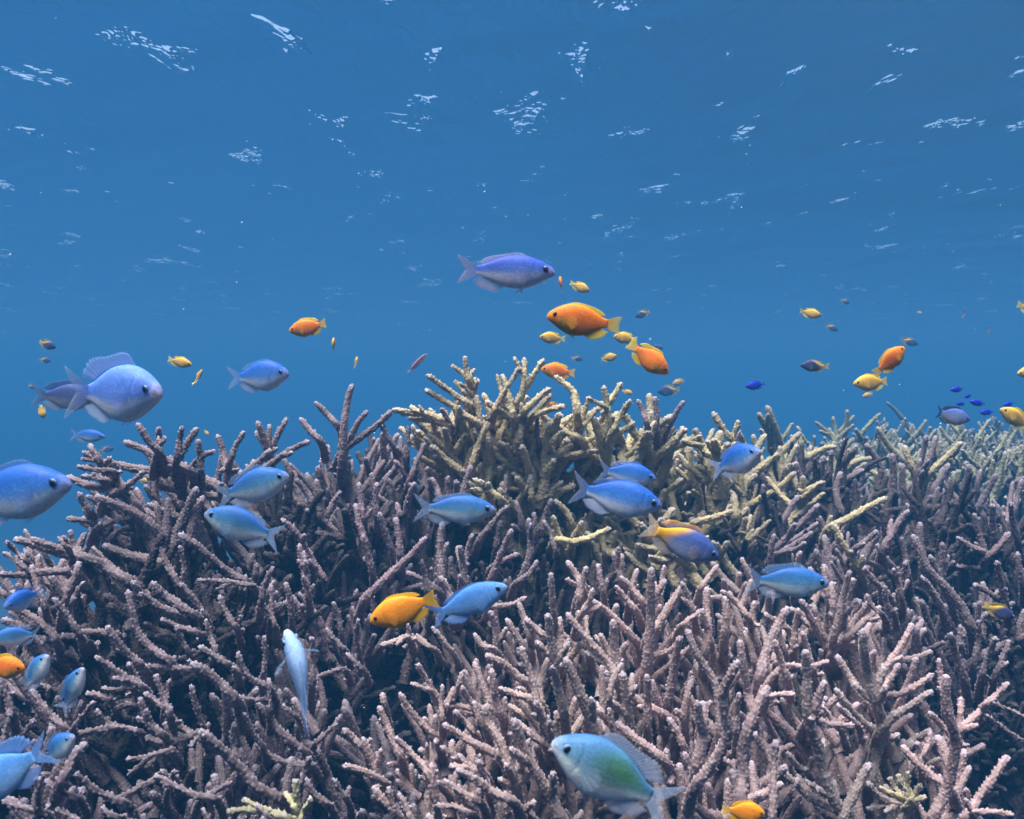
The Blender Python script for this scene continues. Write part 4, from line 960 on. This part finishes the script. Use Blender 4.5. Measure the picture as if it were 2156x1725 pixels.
DORS = (0, -1, .25)     # back turned to the camera
BLUEG, ORG, DEEPG, FARG = 'blue damselfish hovering over the coral', 'orange damselfish over the coral', 'tiny deep blue damselfish above the far ridge', 'far fish fading into the blue'
F = make_fish
F('violet', (1168, 575), (962, 571), 'violet blue fish with pinkish tail high in open water, above the largest orange one', .085, H=.37, dorsal=.03, group=BLUEG)
F('pale', (353, 830), (132, 826), 'big pale blue fish with raised dorsal fin and pinkish snout, floating left of the reef', .105, H=.56, yaw=18, dorsal=.125, tailturn=-66, group=BLUEG)
F('grey', (205, 838), (70, 832), 'dusky grey blue fish half hidden behind the big pale one', .10, D=1.35, H=.44, yaw=-10, group=BLUEG)
F('blue', (611, 788), (481, 797), 'royal blue oval fish hovering over the left shoulder of the reef', .07, H=.52, yaw=12, dorsal=.035, group=BLUEG)
F('blue', (149, 1020), (-118, 1062), 'large blue fish cut off by the left border, facing right', .10, H=.46, dorsal=.05, group=BLUEG)
F('teal', (608, 1003), (452, 1048), 'grey teal fish tilted nose up, upper of the left pair over the coral', .08, H=.47, dorsal=.055, tailturn=-15, group=BLUEG)
F('teal', (431, 1082), (597, 1134), 'teal fish with dark blue back facing left, lower of the left pair', .08, H=.43, dorsal=.03, tailturn=12, group=BLUEG)
F('teal', (1043, 1075), (871, 1068), 'blue fish with clear forked tail in front of the mauve coral at mid reef', .07, H=.37, dorsal=.04, group=BLUEG)
F('blue', (1380, 1009), (1258, 989), 'royal blue fish partly hidden behind another blue one, upper of the overlapping pair', .07, D=.98, H=.45, dorsal=.05, group=BLUEG)
F('blue', (1392, 1067), (1200, 1026), 'royal blue fish with wide forked tail, front one of the overlapping pair', .08, H=.42, dorsal=.03, group=BLUEG)
F('two', (1513, 1176), (1352, 1103), 'blue grey fish with bright orange rear and dorsal edge', .075, H=.41, dorsal=.06, group=BLUEG)
F('blue', (1587, 948), (1511, 994), 'pale blue fish turning towards the camera in front of the tan coral', .075, D=.98, H=.5, yaw=48, dorsal=.05, group=BLUEG)
F('teal', (1744, 1230), (1566, 1219), 'slender blue fish with whitish dorsal fin over the pale coral on the right', .075, H=.38, dorsal=.06, group=BLUEG)
F('sky', (1067, 1235), (900, 1304), 'light sky blue fish tilted nose up, right behind the amber fish', .075, H=.37, dorsal=.025, group=BLUEG)
F('white', (602, 1327), (694, 1530), 'whitish fish seen from above with curved body, head up over the left coral', .085, H=.36, hint=DORS, roll=18, bend=.27, dorsal=.03, pect=55, group=BLUEG)
F('green', (1163, 1564), (1418, 1702), 'large blue fish with a green flank among the front branches', .085, H=.45, dorsal=.085, tailturn=10, group=BLUEG)
F('blue', (32, 1270), (70, 1253), 'small blue fish facing the camera between branches at the left border', .06, D=.98, H=.55, yaw=62, group=BLUEG)
F('teal', (-6, 1343), (79, 1337), 'blue fish heading out of the left border above the cut off orange one', .065, D=.84, H=.5, yaw=20, group=BLUEG)
F('teal', (108, 1377), (46, 1457), 'small grey blue fish pointing up right beside the cut off orange one', .06, D=.82, H=.47, yaw=15, group=BLUEG)
F('teal', (181, 1404), (117, 1506), 'slim blue fish nosing steeply up among the left branches', .07, D=.84, H=.38, yaw=10, group=BLUEG)
F('teal', (163, 1546), (78, 1609), 'round grey blue fish above the forked tail of the large corner fish', .06, D=.74, H=.5, yaw=15, group=BLUEG)
F('sky', (-86, 1680), (110, 1572), 'large pale fish leaving the bottom left corner, forked tail showing', .11, D=.60, H=.45, dorsal=.10, group=BLUEG)
F('dusk', (2134, 1301), (2073, 1274), 'small grey fish with yellow tail in front of the shaded gully on the right', .06, D=1.12, H=.45, group=BLUEG)
F('blue', (221, 920), (149, 915), 'small royal blue fish just under the big pale one', .07, H=.38, dorsal=.03, group=BLUEG)
F('mask', (2041, 885), (1966, 867), 'greyish fish with black tail streaks over the far thicket on the right', .10, D=2.1, H=.5, group=BLUEG)
# orange and yellow
F('orange', (1152, 666), (1309, 686), 'largest orange damselfish, facing left in open water above the reef crest', .07, H=.46, dorsal=.03, group=ORG)
F('orange', (1406, 787), (1324, 722), 'orange yellow damselfish diving nose down to the right above the crest', .062, H=.48, dorsal=.06, group=ORG)
F('amber', (780, 1310), (923, 1254), 'bright amber damselfish in front of the coral, nose down beside the sky blue fish', .06, D=.78, H=.46, dorsal=.035, group=ORG)
F('orange', (609, 698), (691, 681), 'orange damselfish facing left in open water above the left half of the reef', .06, H=.47, dorsal=.05, group=ORG)
F('orange', (1139, 778), (1211, 786), 'orange damselfish passing behind the crest branch tips', .066, D=1.72, H=.48, dorsal=.05, group=ORG)
F('yellow', (1136, 710), (1191, 714), 'small pale orange damselfish under the chin of the largest orange one', .06, H=.46, dorsal=.05, group=ORG)
F('yellow', (1241, 614), (1200, 595), 'small yellow orange damselfish slanting down just above the largest orange one', .055, H=.48, dorsal=.05, group=ORG)
F('orange', (1179, 582), (1182, 619), 'tiny orange fish seen end on with fins spread, by the snout of the violet fish', .055, D=2.4, H=.42, hint=DORS, pect=60, group=ORG)
F('yellow', (1292, 709), (1342, 716), 'pale orange damselfish directly behind the tail of the largest orange one', .055, H=.5, dorsal=.06, group=ORG)
F('yellow', (1299, 750), (1265, 757), 'small pale yellow fish left of the diving orange one', .055, H=.52, group=ORG)
F('yellow', (404, 769), (352, 756), 'small yellow grey fish right of the big pale fish', .055, H=.42, dorsal=.05, group=ORG)
F('yellow', (427, 779), (406, 812), 'tiny yellow fish pointing steeply upward left of the royal blue oval one', .05, H=.40, yaw=15, hint=DORS, roll=40, group=ORG)
F('yellow', (703, 711), (700, 746), 'tiny orange yellow fish seen end on, nose up, beside the left orange one', .055, D=2.5, H=.42, hint=DORS, pect=60, group=ORG)
F('yellow', (752, 751), (747, 776), 'tiny pale yellow fish seen end on, lower right of the left orange one', .05, D=3.0, H=.5, hint=DORS, roll=30, group=ORG)
F('orange', (1904, 732), (1843, 788), 'brownish orange damselfish pointing up to the right, upper of the right pair', .06, D=1.15, H=.50, dorsal=.04, group=ORG)
F('yellow', (1797, 809), (1874, 802), 'peach orange damselfish facing left, lower of the right pair', .06, H=.48, dorsal=.04, group=ORG)
F('yellow', (1729, 666), (1684, 654), 'small yellow fish alone high in the water on the right', .055, H=.46, dorsal=.05, group=ORG)
F('yellow', (2106, 862), (2176, 902), 'orange fish entering from the right border over the far thicket', .06, D=1.5, H=.46, group=ORG)
F('orange', (52, 1409), (-42, 1400), 'round orange fish cut off by the left border', .06, D=.83, H=.55, group=ORG)
F('amber', (1610, 1714), (1519, 1705), 'yellow orange damselfish in a dark gap at the bottom edge', .05, D=.70, H=.52, dorsal=.05, group=ORG)
F('yellow', (2202, 662), (2142, 640), 'pinkish fish tail at the right border high in the water', .06, H=.46, group=ORG)
F('yellow', (2142, 788), (2196, 780), 'pale snout of a fish at the right border above the far thicket', .06, H=.5, group=ORG)
F('yellow', (92, 881), (86, 852), 'tiny yellow fish below the tail of the dusky grey fish', .05, D=2.0, H=.5, hint=DORS, roll=50, group=ORG)
F('yellow', (318, 1013), (292, 1011), 'tiny yellow fish glimpsed through the left coral arms', .05, D=2.6, H=.45, group=ORG)
F('yellow', (440, 917), (430, 906), 'tiny yellow fish between the skyline branches on the left', .05, D=3.0, H=.45, group=ORG)
F('yellow', (1332, 829), (1310, 822), 'tiny yellow fish beside a forked branch of the crest', .05, D=2.8, H=.45, group=ORG)
F('orange', (1148, 856), (1176, 850), 'tiny orange fish tucked behind the cream branches of the crest', .055, D=1.75, H=.45, group=ORG)
# small dark and far ones
F('dusk', (1685, 770), (1745, 772), 'dark blue grey damselfish with yellow tail, left of the right orange pair', .06, H=.42, dorsal=.04, group=FARG)
F('deep', (1570, 815), (1613, 808), 'deep blue little fish alone above the right skyline of the reef', .05, H=.45, dorsal=.03, group=DEEPG)
for (a, b, txt) in (((2001, 822), (2030, 818), 'topmost of the tiny deep blue fish above the far ridge'), ((2030, 837), (2048, 831), 'second highest of the tiny deep blue fish above the far ridge'),
                    ((2042, 846), (2075, 851), 'longest of the tiny deep blue fish above the far ridge'), ((2013, 851), (2034, 850), 'leftmost low one of the tiny deep blue fish above the far ridge'),
                    ((2063, 870), (2094, 866), 'lowest of the tiny deep blue fish above the far ridge'), ((2113, 854), (2136, 848), 'tiny deep blue fish touching the orange fish at the right border')):
    F('deep', a, b, txt, .045, D=1.9, H=.44, dorsal=.02, group=DEEPG)
F('dusk', (1338, 668), (1368, 655), 'small dark fish with pale tail right of the largest orange one', .055, H=.48, group=FARG)
F('dusk', (117, 733), (81, 719), 'small dark fish with yellow tail above the big pale fish', .055, D=2.3, H=.48, group=FARG)
F('dusk', (107, 761), (83, 757), 'blurred dark fish under the small dark one at the left', .05, D=3.2, H=.5, group=FARG)
F('dusk', (70, 820), (60, 809), 'faint dark speck of a fish left of the dusky grey fish', .045, D=3.5, H=.5, group=FARG)
F('dusk', (240, 945), (208, 949), 'faint blue fish under the small royal blue one', .06, D=4.2, H=.45, group=FARG)
F('grey', (1396, 734), (1366, 729), 'faint grey fish right behind the diving orange one', .055, D=3.2, H=.5, group=FARG)
F('dusk', (1227, 758), (1203, 753), 'faint grey fish with yellow tail left of the small pale yellow one', .05, D=3.5, H=.45, group=FARG)
F('yellow', (1416, 810), (1441, 800), 'faint yellow fish below the diving orange one', .05, D=3.8, H=.5, group=FARG)
F('dusk', (1384, 826), (1432, 820), 'faint dark fish just over the skyline under the diving orange one', .07, D=3.4, H=.48, group=FARG)
F('dusk', (1933, 726), (1896, 714), 'faint dark fish behind the head of the brownish orange one', .06, D=3.4, H=.42, group=FARG)
F('dusk', (1764, 697), (1737, 684), 'faint dark fish with yellow tail under the lone small yellow one', .05, D=3.6, H=.42, group=FARG)
F('dusk', (1788, 640), (1770, 630), 'faint dark fish highest of those on the right', .05, D=4.2, H=.5, group=FARG)
F('yellow', (1942, 660), (1930, 658), 'faint yellowish speck of a fish high on the right', .04, D=4.2, H=.5, group=FARG)
F('dusk', (2085, 684), (2080, 704), 'faint upright fish near the right border', .05, D=4.4, H=.35, hint=DORS, group=FARG)
F('dusk', (2034, 648), (2028, 672), 'faint upright fish left of the one near the right border', .05, D=4.6, H=.35, hint=DORS, group=FARG)
F('yellow', (1816, 836), (1838, 828), 'small pale fish under the peach orange damselfish', .045, D=3.0, H=.45, group=FARG)
F('deep', (758, 508), (786, 503), 'faint blue fish, lowest left of the far three high in the water', .07, D=5.2, H=.42, group=FARG)
F('deep', (824, 493), (848, 487), 'faint blue fish, topmost of the far three high in the water', .07, D=5.6, H=.42, group=FARG)
F('deep', (808, 530), (830, 526), 'faint blue fish, lowest right of the far three high in the water', .07, D=5.6, H=.42, group=FARG)
F('dusk', (1097, 607), (1098, 625), 'tiny dark fish seen end on right under the violet fish', .045, D=3.4, H=.4, hint=DORS, pect=65, group=FARG)
F('stripe', (899, 745), (858, 785), 'slender pink striped fish slanting upward left of the reef crest', .06, D=1.9, H=.17, slim=True, dorsal=.04, name='wrasse')

# ------------------------------------------------------------------ drifting specks in the water
def specks():
    r = np.random.RandomState(9)
    V, Fc = [], []
    base = np.array([(1, 0, 0), (-1, 0, 0), (0, 1, 0), (0, -1, 0), (0, 0, 1), (0, 0, -1)], dtype=float)
    tri = np.array([(0, 2, 4), (2, 1, 4), (1, 3, 4), (3, 0, 4), (2, 0, 5), (1, 2, 5), (3, 1, 5), (0, 3, 5)])
    k = 0
    for i in range(150):
        Yd = r.uniform(.5, 2.6)
        p = at(r.uniform(-100, 2970), r.uniform(120, 2200), Yd)
        s = r.uniform(.0003, .0008) * (.6 + .4 * Yd)
        V.append(base * s * r.uniform(.6, 1.5, 3) + np.array(p)); Fc.append(tri + 6 * k); k += 1
    m = plain('drifting_specks', (.8, .82, .8), .6)
    o = add_obj('plankton', mesh_np('plankton', np.vstack(V), np.vstack(Fc), m, False))
    tag(o, 'tiny pale specks drifting everywhere in the water', 'plankton', kind='stuff')
specks()
